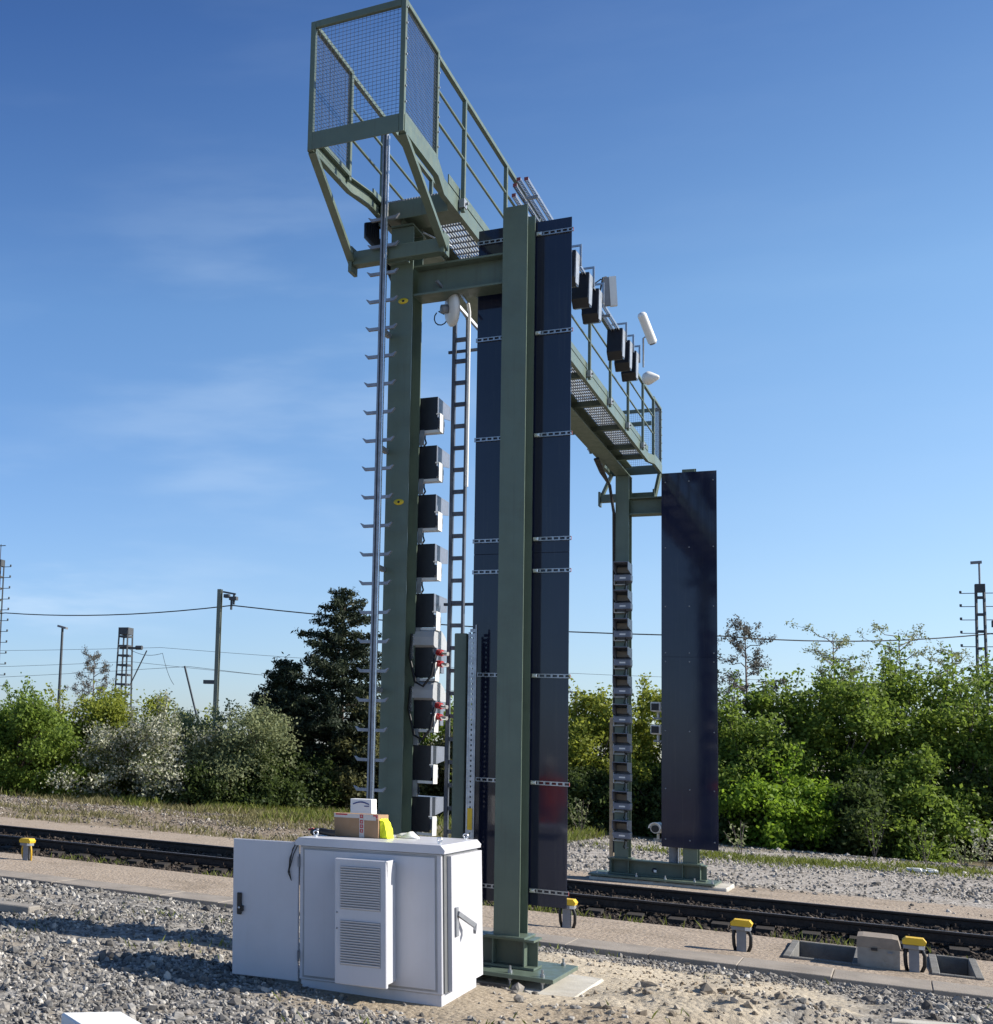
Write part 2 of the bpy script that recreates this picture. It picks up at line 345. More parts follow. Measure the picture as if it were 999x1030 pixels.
# ------------------------------------------------------------------ stones (nobody could count them)
def stones(name, mat, P, size, flat=.7):
    n = len(P); ph = (1+5**.5)/2
    base = np.array([[-1,ph,0],[1,ph,0],[-1,-ph,0],[1,-ph,0],[0,-1,ph],[0,1,ph],[0,-1,-ph],[0,1,-ph],[ph,0,-1],[ph,0,1],[-ph,0,-1],[-ph,0,1]])*.29
    V = base[None]*RNG.uniform(.62, 1.3, (n,12,1))*RNG.uniform(.65, 1.25, (n,1,3))*np.array([1,.9,flat])
    ax = RNG.normal(size=(n,3)); ax /= np.linalg.norm(ax, axis=1)[:,None]; an = RNG.uniform(0, 6.28, n)
    c, s = np.cos(an), np.sin(an); K = np.zeros((n,3,3)); K[:,0,1]=-ax[:,2]; K[:,0,2]=ax[:,1]; K[:,1,0]=ax[:,2]; K[:,1,2]=-ax[:,0]; K[:,2,0]=-ax[:,1]; K[:,2,1]=ax[:,0]
    Rm = np.eye(3)[None] + s[:,None,None]*K + (1-c)[:,None,None]*(K@K)
    V = np.einsum('nij,nkj->nki', Rm, V)*size[:,None,None] + P[:,None,:]
    f = np.array([[0,11,5],[0,5,1],[0,1,7],[0,7,10],[0,10,11],[1,5,9],[5,11,4],[11,10,2],[10,7,6],[7,1,8],[3,9,4],[3,4,2],[3,2,6],[3,6,8],[3,8,9],[4,9,5],[2,4,11],[6,2,10],[8,6,7],[9,8,1]])
    F = (f[None]+(np.arange(n)*12)[:,None,None]).reshape(-1,3)
    o = npmesh(name, V.reshape(-1,3), F, mat); o['kind'] = 'stuff'; return o
def scatter(n, x0, x1, y0, y1, keep):
    x = RNG.uniform(x0, x1, n); y = RNG.uniform(y0, y1, n); k = RNG.uniform(0, 1, n) < keep(x, y); return x[k], y[k]
def sandmask(x, y):
    d = np.sqrt(((x+1.45)/1.9)**2+((y-1.3)/3.0)**2) + (fbm(x*.9, y*.9, 3, 40)-.45)*1.0
    return 1-sst(d, .8, 1.15)
def foot(x, y):  # keep stones out of cabinet, pads and pits
    a = (x > -3.95) & (x < -2.35) & (y > -2.75) & (y < -1.2); b = (x > -4.5) & (x < -1.75) & (y > -.6) & (y < 1.2)
    return (~(a | b)).astype(float)
def dirtmask(x, y): return sst(1.15-np.sqrt(((x+1.6)/2.3)**2+((y+2.6)/1.7)**2)+(fbm(x*1.1,y*1.1,3,71)-.45)*.9, 0, .5)
def dens(x, y): return (.15+.85*sst(fbm(x*.8, y*.8, 3, 77), .30, .50))*(1-.72*dirtmask(x, y))*(1-.97*sandmask(x, y))*foot(x, y)
x, y = scatter(84000, -9.5, 3.2, -7, 4.85, dens); sz = RNG.lognormal(math.log(.028), .48, len(x)); sz = np.clip(sz, .012, .13)
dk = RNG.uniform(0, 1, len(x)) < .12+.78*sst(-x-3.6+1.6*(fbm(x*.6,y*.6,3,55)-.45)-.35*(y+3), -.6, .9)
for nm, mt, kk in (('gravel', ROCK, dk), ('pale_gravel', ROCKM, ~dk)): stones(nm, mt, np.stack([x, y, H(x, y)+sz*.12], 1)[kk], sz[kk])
x, y = scatter(9000, -16, -9.5, -6, 4.85, lambda x, y: .6+0*x); sz = np.clip(RNG.lognormal(math.log(.065), .3, len(x)), .03, .15)
stones('gravel', ROCK, np.stack([x, y, H(x, y)+sz*.12], 1), sz)
x, y = scatter(700, -1.4, 1.6, -2.4, .5, lambda x, y: .9*np.clip((H(x, y)-.16)*7, 0, 1)); sz = np.clip(RNG.lognormal(math.log(.055), .45, len(x)), .02, .16)
stones('rubble', rock_mat('earthy_clod', [(0,(.13,.105,.08)),(.6,(.30,.25,.19)),(1,(.46,.42,.37))]), np.stack([x, y, H(x, y)+sz*.02], 1), sz)
x, y = scatter(15000, -22, 4.2, 8.95, 11.7, lambda x, y: np.clip(.35+1.2*(fbm(x*.8,y*.8,2,8)-.4)+sst(y,9.3,9.6), 0, 1)); sz = np.clip(RNG.lognormal(math.log(.055), .25, len(x)), .03, .11)
stones('ballast', ROCKD, np.stack([x, y, H(x, y)+sz*.15], 1), sz)
x, y = scatter(60000, -32, 6, 13.4, 31, lambda x, y: (.3+.7*sst(fbm(x*.35,y*.5,3,90), .33, .5))*(.05+.95*sst(y+1.2*(fbm(x*.8,y*.8,3,12)-.45),14.6,16.2))*(1-.93*sst(-x,9,13))); sz = np.clip(RNG.lognormal(math.log(.045), .4, len(x)), .02, .17)
stones('far_gravel', ROCKL, np.stack([x, y, H(x, y)+sz*.1], 1), sz)
x, y = scatter(45000, -32, -9, 13.4, 29, lambda x, y: sst(y+1.5*(fbm(x*.8,y*.8,3,12)-.45),15.5,17.5)*sst(-x,9,12)*(.25+.75*sst(fbm(x*.5,y*.6,3,93), .36, .52))); sz = np.clip(RNG.lognormal(math.log(.045), .4, len(x)), .02, .15)
stones('brown_gravel', rock_mat('brown_stone', [(0, (.08,.065,.05)), (.5, (.21,.175,.14)), (.9, (.36,.315,.265)), (1, (.5,.46,.4))]), np.stack([x, y, H(x, y)+sz*.1], 1), sz)
x, y = scatter(1500, -3.5, -.2, -.9, 4.75, lambda x, y: sandmask(x, y)*foot(x, y)*.8); sz = np.clip(RNG.lognormal(math.log(.018), .5, len(x)), .008, .06)
stones('sand_clods', rock_mat('sand_clod', [(0,(.22,.17,.12)),(1,(.46,.38,.28))]), np.stack([x, y, H(x, y)+sz*.1], 1), sz)
# ------------------------------------------------------------------ grass and weeds
def blades(name, mat, x, y, h, w, lean=.5):
    n = len(x); z = H(x, y); a = RNG.uniform(0, 6.28, n); d = np.stack([np.cos(a), np.sin(a), 0*a], 1); p = np.stack([x, y, z-.01], 1)
    b = RNG.uniform(0, 6.28, n); l = np.stack([np.cos(b), np.sin(b), 0*b], 1)*(h*lean*RNG.uniform(.2, 1, n))[:,None]
    up = np.array([0,0,1.])[None]*h[:,None]
    V = np.stack([p-d*w[:,None], p+d*w[:,None], p+up*.55+l*.35+d*w[:,None]*.7, p+up+l], 1)
    F = (np.array([[0,1,2],[0,2,3]])[None]+(np.arange(n)*4)[:,None,None]).reshape(-1,3)
    o = npmesh(name, V.reshape(-1,3), F, mat); o['kind'] = 'stuff'; return o
def streak(x, y): return np.exp(-((y-25.6-.8*np.sin(x*.45)-.8*(fbm(x*.6,0*x,3,4)-.45))/1.3)**2)*sst(fbm(x*.7,y*.7,3,15),.30,.48)
x, y = scatter(42000, -9, 7, 21, 30, lambda x, y: streak(x, y)*sst(x,-7,-4)); n = len(x)
blades('grass', GRASS, x, y, RNG.uniform(.03,.17,n)*(.35+1.3*fbm(x*.9,y*.9,3,44)), RNG.uniform(.008,.02,n), .9)
x, y = scatter(60000, -36, -7, 18, 33, lambda x, y: sst(y+.22*(x+20)-23.5+6*(fbm(x*.4,y*.4,3,33)-.45),-.8,3.5)*sst(fbm(x*.8,y*.8,3,16),.36,.56)); n = len(x)
blades('dry_grass', DRY, x, y, RNG.uniform(.04,.36,n)*(.3+1.3*fbm(x*.7,y*.7,2,51)), RNG.uniform(.010,.024,n), .8)
x, y = scatter(45000, -34, -7, 20, 33, lambda x, y: sst(y+.22*(x+20)-26,-2.5,1.5)*sst(fbm(x*.6,y*.6,3,19),.4,.52)); n = len(x)
blades('grass', GRASS, x, y, RNG.uniform(.05,.38,n), RNG.uniform(.010,.022,n), .8)
x, y = scatter(30000, -32, -8, 15.5, 27, lambda x, y: sst(fbm(x*.55,y*.8,4,101),.47,.58)); n = len(x)
blades('patchy_grass', DRY, x, y, RNG.uniform(.03,.2,n), RNG.uniform(.008,.018,n), .9)
x, y = scatter(5200, -9, 2, -6.5, 4.8, lambda x, y: sst(fbm(x*1.1,y*1.1,3,61),.52,.62)*foot(x,y)*(1-sandmask(x,y))); n = len(x)
blades('grass', GRASS, x, y, RNG.uniform(.03,.11,n), RNG.uniform(.003,.008,n), .9)
x, y = scatter(2600, -18, 3, 8.8, 9.7, lambda x, y: sst(fbm(x*.9,y*.9,3,66),.5,.6)); n = len(x)
blades('grass', GRASS, x, y, RNG.uniform(.04,.16,n), RNG.uniform(.005,.012,n), .8)
# ------------------------------------------------------------------ trees
def leaves(P, size, aspect=.6, up=0.):
    n = len(P); a = RNG.normal(size=(n,3)); a[:,2] += up; a /= np.linalg.norm(a, axis=1)[:,None]
    t = RNG.normal(size=(n,3)); b = np.cross(a, t); b /= np.linalg.norm(b, axis=1)[:,None]+1e-9; c = np.cross(a, b)
    s = size[:,None]; V = np.stack([P-b*s, P-c*s*aspect, P+b*s, P+c*s*aspect], 1)
    return V.reshape(-1,3), np.arange(n*4).reshape(n,4)
def limb(mb, a, b, r0, r1, wob=.12, n=5):
    a, b = np.array(a, float), np.array(b, float); L = np.linalg.norm(b-a)
    pts = [a+(b-a)*i/n + (RNG.normal(size=3)*wob*L/n if 0 < i < n else 0) for i in range(n+1)]
    mb.tube(pts, r0, 6, r1); return pts
def bush(kind, x, y, h, w, label, name='bush', cat='bush', n=5200, size=.085, gap=.0, wisps=7, grp='bushes and trees behind the tracks'):
    z0 = Hs(x, y); t = thing(name, label, cat, (x, y, z0), grp)
    nc = int(46+14*h); P = []
    cs = []
    lob = [(RNG.uniform(-.32,.32)*w, RNG.uniform(-.32,.32)*w, h*RNG.uniform(.55,1)) for _ in range(7)]; lob[0] = (0, 0, h)
    for k in range(nc):
        lx, ly, lh = lob[k % 7]; a = RNG.uniform(0, 6.28); u = RNG.uniform(0, 1)
        zz = lh*(.06+.9*u); rr = w*.30*math.sqrt(max(.02, 1-(max(0, u-.35)/.66)**2))*(1.25-.2*u)
        q = math.sqrt(RNG.uniform(.25, 1)); cs.append((lx*(1.1-.3*u)+rr*q*math.cos(a), ly*(1.1-.3*u)+rr*q*math.sin(a), zz))
    cs = np.array(cs); rad = RNG.uniform(.16, .40, nc)*(w/4)**.5
    per = RNG.dirichlet(rad**2*30)*n; per = per.astype(int)+1
    for c, r, m in zip(cs, rad, per): P.append(c+RNG.normal(size=(m,3))*r*np.array([.75,.75,.48]))
    mb = MB()
    for k in range(4):
        a = RNG.uniform(0, 6.28); tgt = cs[RNG.integers(nc)]; limb(mb, (0, 0, -.1), tgt*np.array([.8,.8,1])*.9, .05+.012*h, .02)
    tw = MB()
    for k in range(wisps):   # thin shoots above the crown
        lx, ly, lh = lob[k % 7]; b = np.array((lx, ly, lh*.72)); tip = b+np.array((RNG.normal()*.35, RNG.normal()*.35, lh*RNG.uniform(.28,.42)))
        mb.tube([(0,0,.1), tuple(b*np.array([.6,.6,.7])), tuple(b), tuple((b+tip)/2+RNG.normal(size=3)*.05), tuple(tip)], .03, 5, .006)
        m = int(n*.005)+8; s = RNG.uniform(.1, 1, m); P.append(b+(tip-b)*s[:,None]+RNG.normal(size=(m,3))*.11)
    P = np.concatenate(P); P[:,2] = np.maximum(P[:,2], .03)
    V, F = leaves(P+np.array([x,y,z0]), RNG.uniform(.6,1.35,len(P))*size, .6, .35)
    npmesh('crown', V, F, LF[kind], t)
    mb.v = [(a+x, b+y, c+z0) for a, b, c in mb.v]; mb.build('trunk', BARK, t); return t
def conifer(x, y, h, w, label, n=9000, lean=0, base=.04, pw=.8):
    z0 = Hs(x, y); t = thing('conifer_tree', label, 'tree', (x, y, z0), 'bushes and trees behind the tracks'); mb = MB()
    mb.tube([(0,0,-.1),(lean*.4,0,h*.5),(lean,0,h*.985)], .14, 7, .015); P = []; z = h*base; k = 0
    while z < h*.97:
        u = z/h; rr = w*.5*(1-u)**pw*RNG.uniform(.62,1.15)*(1 if u > .12 else .75)+.08
        for j in range(6 if u < .8 else 4):
            a = k*1.3+j*6.28/6+RNG.uniform(-.35,.35); L = rr*RNG.uniform(.55,1.12); cx = lean*u
            tip = np.array((cx+L*math.cos(a), L*math.sin(a), z+L*RNG.uniform(.0,.32)))
            mb.tube([(cx,0,z), tuple(tip)], .022, 5, .006)
            m = max(6, int(n*L/(h*w*3.4))); s = RNG.uniform(.12,1,m)**.7
            P.append(np.array((cx,0,z))+(tip-np.array((cx,0,z)))*s[:,None]+RNG.normal(size=(m,3))*np.array([.15,.15,.11])*(.55+.6*(1-u)))
        z += h*.026+.05*(1-u); k += 1
    P.append(np.array((lean,0,h*.96))+RNG.normal(size=(60,3))*np.array([.06,.06,.14]))
    P = np.concatenate(P); V, F = leaves(P+np.array([x,y,z0]), RNG.uniform(.6,1.3,len(P))*.085, .35, .2)
    npmesh('crown', V, F, LF['needle'], t); mb.v = [(a+x, b+y, c+z0) for a, b, c in mb.v]; mb.build('trunk', BARK, t); return t
def bare(x, y, h, w, label, kind='bud', nl=900, conic=True, size=.06):
    z0 = Hs(x, y); t = thing('sparse_tree', label, 'tree', (x, y, z0), 'bushes and trees behind the tracks'); mb = MB(); P = []
    mb.tube([(0,0,-.1),(.05,0,h*.5),(-.03,.04,h)], .09, 6, .01)
    for k in range(34):
        u = .25+.73*k/34; a = k*2.4+RNG.uniform(-.4,.4); L = w*.5*((1.05-u)**.6 if conic else .9)*RNG.uniform(.6,1.1); b = np.array((0,0,h*u)); tip = b+np.array((L*math.cos(a), L*math.sin(a), L*RNG.uniform(.15,.6)))
        limb(mb, b, tip, .02, .005, .2, 4)
        for q in range(4):
            s = RNG.uniform(.3,1); c = b+(tip-b)*s; e = c+RNG.normal(size=3)*L*.22+np.array((0,0,.1)); mb.tube([tuple(c), tuple(e)], .009, 4, .003)
            m = nl//136; P.append(c+(e-c)*RNG.uniform(0,1.1,(m,1))+RNG.normal(size=(m,3))*.06)
    P = np.concatenate(P); V, F = leaves(P+np.array([x,y,z0]), RNG.uniform(.6,1.3,len(P))*size, .5)
    npmesh('crown', V, F, LF[kind], t); mb.v = [(a+x, b+y, c+z0) for a, b, c in mb.v]; mb.build('trunk', TWIG, t); return t
BUSHES = [
 ('green',-27.7,28,4.1,3.8,'green bush at the left end of the hedge, below the left lattice mast'),
 ('ygreen',-27.4,31,3.9,4.2,'yellow green bush below the thin lamp post on the left'),
 ('ygreen',-25.4,32,4.1,4.6,'yellow green bush in front of the stout lattice catenary mast'),
 ('blossom',-22.6,30.3,3.6,5.0,'wide bush covered in white blossom on the left'),
 ('ygreen',-24.3,33.5,3.9,4.2,'yellow green bush filling the hedge behind the blossoming bush'),
 ('green',-29.6,31,3.7,3.8,'green bush between the left lattice mast and the thin lamp post'),
 ('pale',-21.6,33.5,3.6,3.6,'grey green bush behind the dark low bush, left of the plain catenary pole'),
 ('pale',-20.2,31.5,3.7,4.2,'pale grey green bush at the foot of the plain catenary pole'),
 ('dark',-19.6,29.6,1.7,2.8,'low dark green bush in front of the white blossoming bush'),
 ('dark',-18.8,31,2.3,3.0,'low dark bush just left of the tall conifer'),
 ('olive',-15.6,33,3.9,3.0,'olive brown bush seen beside the single stile ladder'),
 ('green',-14.4,36,4.6,4.1,'green bush seen low between the two near green posts'),
 ('olive',-12.2,34,3.4,2.8,'olive brown bush behind the near green stub post'),
 ('dark',-17.0,32,1.8,2.6,'low dark bush at the foot of the tall conifer'),
 ('ygreen',-8.4,35,4.7,3.2,'yellow green bush just right of the near dark panel'),
 ('ygreen',-6.9,37,5.2,3.4,'yellow green bush between the far post and the far dark panel'),
 ('green',-5.0,36,4.6,3.2,'green bush hidden for the most part by the far dark panel'),
 ('green',-3.0,35,4.9,3.8,'green bush just right of the far dark panel, behind the bright one'),
 ('bright',-2.2,32.6,2.7,2.9,'bright fresh green low bush right of the far dark panel'),
 ('green',-1.2,36,5.5,4.0,'tall green bush behind and right of the bright low bush'),
 ('green',.5,37,6.1,4.3,'tallest green bush in the middle of the right hand hedge'),
 ('green',2.0,37,5.8,4.0,'green bush left of the foot of the right lattice mast'),
 ('green',3.5,38,5.8,3.8,'green bush at the right edge, under the right lattice mast'),
 ('dark',-.4,33,2.4,3.0,'low dark bush right of the bright fresh green one'),
 ('green',1.4,34,2.9,3.4,'low leafy bush at the front of the hedge on the right'),
 ('dark',3.0,35,2.5,3.0,'low dark bush at the right edge of the view'),
 ('green',5.4,37,6,4.2,'green bush just beyond the right edge of the view'),
 ('green',-30.4,27,4.0,4.6,'green bush just beyond the left edge of the view'),
 ('dark',-10.4,37,3.0,3.4,'dark green bush behind the near dark panel'),
 ('dark',-8.0,33.6,2.0,3.0,'low dark bush right of the near dark panel at its foot'),
 ('dark',-5.6,34.5,2.2,3.2,'low dark bush left of the far dark panel at its foot'),
 ('dark',-3.4,33.6,2.0,2.8,'low dark bush beside the lower right edge of the far dark panel')]
for k, x, y, h, w, lab in BUSHES:
    n = 22000; bush(k, x, y, h, w*1.25, lab, n=n, wisps=16 if h > 4.5 else 8, size=.058 if k in ('blossom','pale') else .068)
conifer(-16.9, 34, 8.5, 6.6, 'tall dark conifer left of the near green post', 34000, 0, .04, .62)
conifer(-19.0, 33.4, 5.7, 4.6, 'shorter dark conifer leaning on the left of the tall one', 20000, 0, .04, .6)
conifer(-5.6, 43, 7.9, 3.6, 'dark conifer peeping out behind the far dark panel', 7000)
bare(-31.5, 40, 6.4, 5.0, 'thin purplish sparse tree near the lamp post on the left', nl=6000, size=.042)
bare(-3.5, 36, 7.3, 4.4, 'thin sparse grey conifer right of the far dark panel', 'bud', 8000, True, .042)
bare(-1.0, 38, 7.0, 2.4, 'thin wispy tree rising above the hedge right of the sparse grey conifer', 'pale', 4200, False, .045)
bare(.9, 40, 7.3, 2.4, 'thin wispy tree rising above the tallest bush', 'pale', 4200, False, .045)
bare(2.4, 40, 6.8, 2.2, 'thin wispy tree just left of the right lattice mast', 'pale', 4200, False, .045)
def weed(x, y, h, label, kind='pale', n=90, sp=.25):
    z0 = Hs(x, y); t = thing('weed_plant', label, 'plant', (x, y, z0), 'weeds on the far gravel'); mb = MB(); P = []
    for k in range(7):
        tip = np.array((RNG.normal()*sp, RNG.normal()*sp, h*RNG.uniform(.6,1))); mb.tube([(0,0,-.02), tuple(tip*.5+RNG.normal(size=3)*.03), tuple(tip)], .009, 4, .004)
        P.append(tip*RNG.uniform(.25,1,(n//7,1))+RNG.normal(size=(n//7,3))*.05)
    P = np.concatenate(P); V, F = leaves(P+np.array([x,y,z0]), RNG.uniform(.025,.06,len(P)), .6); npmesh('leaves', V, F, LF[kind], t)
    mb.v = [(a+x, b+y, c+z0) for a, b, c in mb.v]; mb.build('stem', TWIG, t)
weed(-2.75, 25.5, 1.0, 'pale weed in the grass right of the far dark panel', sp=.3)
weed(.15, 30.6, 1.5, 'tall thin weed in front of the dark middle of the hedge', 'green', 60, .18)
weed(1.35, 30.2, 1.2, 'green weed in front of the hedge towards the right', 'green', 90)
weed(2.6, 28.5, 1.3, 'blossoming pale weed at the right edge of the far gravel', 'blossom', 220, .4)
weed(2.15, 28.2, .8, 'small pale weed left of the blossoming one', 'pale', 120, .3)
weed(-7.6, 30.2, 1.2, 'thin pale weed between near panel and tan post', 'pale', 120, .3)
# ------------------------------------------------------------------ portal gantry
L_ = 13.975; BW = .25; BD = .36; AX = -3.815; BX = -2.605; ZB = .5; ZT = 8.05
GA = thing('portal_gantry', 'green painted steel portal gantry with walkway spanning the track', 'gantry', (AX, 0, 0))
def post(x, y, z1): MB().ibeam((x, y+BD/2, ZB), (1,0,0), (0,1,0), (0,0,z1-ZB), BW, BD, .02, .014).build('post', GREEN, GA)
post(AX, 0, ZT); post(BX, 0, 8.08); post(AX, L_, ZT); post(BX, L_, 8.10)
for y in (0, L_):
    yc = y+BD/2; far = y > 5
    if far:
        oo = MB().lathe([(0,0),(.05,0),(.05,.004),(0,.004)], (-3.22, yc-.1805, .335), (0,-1,0), 14).build('cable_opening', BLACK, GA); MB().box(-3.235, -3.185, yc-.192, yc-.186, .30, .345, .002).build('cable_gland', WHITE, oo)
    b = MB(); b.ibeam((-4.06, yc, .355), (0,1,0), (0,0,1), (1.72,0,0), .36, .29, .022, .016)
    for x in (-4.0,-3.69,-2.74,-2.44): b.box(x-.006, x+.006, yc-.165, yc+.165, .235, .475)
    bb = b.build('base_beam', GREEN, GA)
    for x in (AX, BX): MB().box(x-.19, x+.19, yc-.24, yc+.24, ZB+.001, ZB+.022, .003).build('foot_plate', GREEN, bb)
    p = MB().box(-4.35, -2.08 if not far else -2.15, yc-.55, yc+.62, .165, .205, .004).build('base_plate', GREEN, GA)
    for x in (-4.2,-3.5,-3.0,-2.5,-2.2):
        for yy in (yc-.45, yc+.5):
            q = MB(); q.tube([(x,yy,.05),(x,yy,.275)], .012, 6); q.tube([(x,yy,.206),(x,yy,.232)], .024, 6); q.tube([(x,yy,.14),(x,yy,.164)], .024, 6); q.build('anchor_bolt', GALV, p)
    c = MB(); c.ibeam((AX+BW/2+.002, yc, 7.43), (0,1,0), (0,0,1), (BX-AX-BW-.004,0,0), .30, .34, .02, .014)
    c.build('cross_beam', GREEN, GA)
    fd = MB().box(-4.5 if not far else -4.34, -1.86 if not far else -1.95, yc-(.75 if not far else .5), yc+.80, -.4, .088 if not far else .15, .02).build('concrete_foundation', CONCW); fd['kind'] = 'structure'
mbm = MB().ibeam((AX, -.03, 8.18), (1,0,0), (0,0,1), (0,L_+.42,0), .25, .245, .018, .012)
mb_ = mbm.build('main_beam', GREEN, GA)
# outriggers and braces under both cage ends
for y, yo in ((-.155, -2.0), (L_+BD+.155, L_+BD+2.0)):
    o = MB().box(-4.30, -3.32, y-.07, y+.07, 7.62, 7.775, .004); o.box(-4.34, -4.303, y-.10, y+.10, 7.54, 7.83); o.box(-3.317, -3.28, y-.10, y+.10, 7.60, 7.83); o.build('outrigger', GREEN, GA)
    MB().box(AX-.11, AX+.11, min(y,y+.07*(1 if y<0 else -1)), max(y,y+.07*(1 if y<0 else -1))+.012, 7.6, 7.8).build('outrigger_plate', GREEN, GA)
for y0, y1 in ((-.16, -1.98), (L_+BD+.16, 14.45)):
    for x0, x1 in ((-4.325, -4.10), (-3.30, -3.19)):
        MB().bar((x0, y0, 7.66), (x1, y1, 8.16), .075, .055).build('brace', GREEN, GA)
# walkway
XL, XR = -4.06, -3.235; CL, CR = -4.13, -3.16; YN, YF = -2.04, 14.48; W0, W1 = -.12, 13.25
def channel(mb, pts, h=.17, z=8.15, t=.012, fl=.05, side=1):
    for a, b in zip(pts[:-1], pts[1:]):
        mb.bar((a[0],a[1],z+h/2), (b[0],b[1],z+h/2), t, h); off = -side*fl/2
        for zz in (z+.006, z+h-.006): mb.bar((a[0]+off,a[1],zz), (b[0]+off,b[1],zz), fl, .012)
c = MB(); channel(c, [(CR,YN+.02),(CR,-.92),(XR,-.45),(XR,W1+.02),(CR,13.55),(CR,YF)], side=1); c.build('side_channel', GREEN, GA)
c = MB(); channel(c, [(CL,YN+.02),(CL,-.92),(XL,-.45),(XL,W1+.02),(CL,13.55),(CL,YF)], side=-1); c.build('side_channel', GREEN, GA)
tb = MB().box(XR-.004, XR+.008, -.3, 13.2, 8.335, 8.435); tb.box(XL-.008, XL+.004, -.3, 13.2, 8.335, 8.435); tb.build('toe_board', GREEN, GA)
gr = MB()
for i in range(75): y = W0+.02+i*.18; gr.box(XL+.03, XR-.03, y, y+.006, 8.306, 8.334)
for i in range(25): x = XL+.04+i*.0306; gr.box(x, x+.004, W0, W1, 8.300, 8.330)
gr.build('walkway_grating', GRATE, GA)
for i, y in enumerate((-.12, 1.9, 3.7, 5.45, 7.2, 8.95, 10.7, 12.3, 13.2)):
    MB().box(XL+.02, XR-.02, y, y+(.5 if i == 0 else .08), 8.304-.10 if i else 8.16, 8.299, .003).build('cross_bearer', GREEN, GA)
sm_ = MB().box(XL+.1, XR-.05, -.14, -.128, 8.10, 8.30).build('end_plate', GREEN, GA)
PY = [.12, 1.95, 3.7, 5.45, 7.2, 8.95, 10.68, 12.3]
for s, x in ((1, XR+.045), (-1, XL-.045)):
    r = MB(); r.bar((x,-.94,9.45), (x,13.55,9.45), .045, .045)
    for z in (9.10, 8.76): r.tube([(x,-.94,z),(x,13.55,z)], .015, 8)
    gr_ = r.build('guard_rail', GREEN, GA)
    for y in PY:
        q = MB().box(x-.022, x+.022, y-.022, y+.022, 8.16, 9.43, .004); q.build('rail_post', GREEN, gr_)
        MB().box(x-.035, x+.03, y-.05, y+.05, 8.20, 8.30, .004).tube([(x+s*.02,y,8.25),(x+s*.06,y,8.25)], .016, 6).build('post_clamp', GALVD, gr_)
def mesh_panel(mb, fixed, val, a0, a1, z0, z1, pitch=.04, w=.0028):
    n = round((a1-a0)/pitch); m = round((z1-z0)/pitch)
    for i in range(n+1):
        a = a0+(a1-a0)*i/n
        if fixed == 'y': mb.box(a-w/2, a+w/2, val-w/2, val+w/2, z0, z1)
        else: mb.box(val-w/2, val+w/2, a-w/2, a+w/2, z0, z1)
    for j in range(m+1):
        z = z0+(z1-z0)*j/m
        if fixed == 'y': mb.box(a0, a1, val-w/2+w, val+w/2+w, z-w/2, z+w/2)
        else: mb.box(val-w/2+w, val+w/2+w, a0, a1, z-w/2, z+w/2)
    return mb
def cage(yend, yin):
    s = 1 if yend > yin else -1; f = MB(); zt = 9.50; zb = 8.15
    ch = .004; d = .05
    for x in (CL, CR):
        xi = x+d if x == CL else x-d
        f.box(x, xi, yend, yend-s*d, zb, zt, ch); f.box(x, xi, yin, yin+s*d, zb+.12, zt, ch)
        f.box(x, xi, yend-s*d*1.02, yin+s*d*1.02, zt-d, zt-.002, ch)
        f.box(x, xi, yend-s*d*1.02, yin+s*d*1.02, 8.322, 8.362, ch)
    f.box(CL+d*1.02, CR-d*1.02, yend, yend-s*d, zt-d-.02, zt, ch); f.box(CL+d*1.02, CR-d*1.02, yend, yend-s*.014, zb, 8.33)
    o = f.build('cage_frame', GREEN, GA)
    mesh_panel(MB(), 'y', yend-s*.03, CL+d, CR-d, 8.33, zt-d).build('mesh_panel', TRAY, o)
    a, b = sorted((yend-s*d, yin+s*d))
    for x in (CL+.02, CR-.02): mesh_panel(MB(), 'x', x, a, b, 8.36, zt-d).build('mesh_panel', TRAY, o)
    bo = MB()
    for k in range(7):
        z = 8.45+k*.16
        for yy in (yend-s*.025, yin+s*.025): bo.tube([(CR,yy,z),(CR+.012,yy,z)], .01, 6)
    bo.build('bolts', GALVD, o)
cage(YN, -.92); cage(YF, 13.52)
MB().box(-3.9, -3.2, 13.4, 13.44, 8.9, 8.98).build('swing_bar', GREEN, GA)
for z in (7.205, 4.96):
    q = MB().lathe([(0,0),(.055,0),(.055,.006),(0,.006)], (-3.79,-.001,z), (0,-1,0), 20); q.v = [(a, b, z+(c-z)*.6) for a, b, c in q.v]; so = q.build('warning_sticker', SIGNY, GA)
    MB().lathe([(0,.0065),(.014,.0065),(.014,.009),(0,.009)], (-3.79,-.001,z), (0,-1,0), 12).build('sticker_mark', BLACK, so)
# cable loom at the near beam end
q = MB()
for k in range(6):
    o = k*.026; q.tube([(-4.04+o*.3,.3+o,8.27),(-4.24+o*.7,.0+o,8.16),(-4.22+o*.7,-.04+o,8.0),(-4.06+o*.4,.04+o,7.80),(-3.97,.2+o,7.5),(-3.96,.2+o,3.0),(-3.96,.2+o,.6)], .026, 7)
q.build('cable_loom', CABLE, GA)
q = MB()
for k in range(3):
    o = k*.03; q.tube([(-3.96-o,12.2+o,8.04),(-3.98-o,12.9+o,7.93),(-3.99,13.6+o,7.80),(-3.97,13.95+o,7.3),(-3.965,14.1+o,2.0),(-3.965,14.1+o,.6)], .025, 7)
q.build('cable_loom', CABLE, GA)
for k in range(16):   # stub brackets up the far post and the near post
    z = .95+k*.42; MB().box(-3.99, -3.942, L_+.05, L_+.09, z, z+.03).build('bracket', GALVD, GA)
q = MB()
for z in (8.0,): q.tube([(-3.62,.1,8.0),(-3.42,.5,7.95)], .012, 6)
q.build('cable_clip', GALVD, GA)
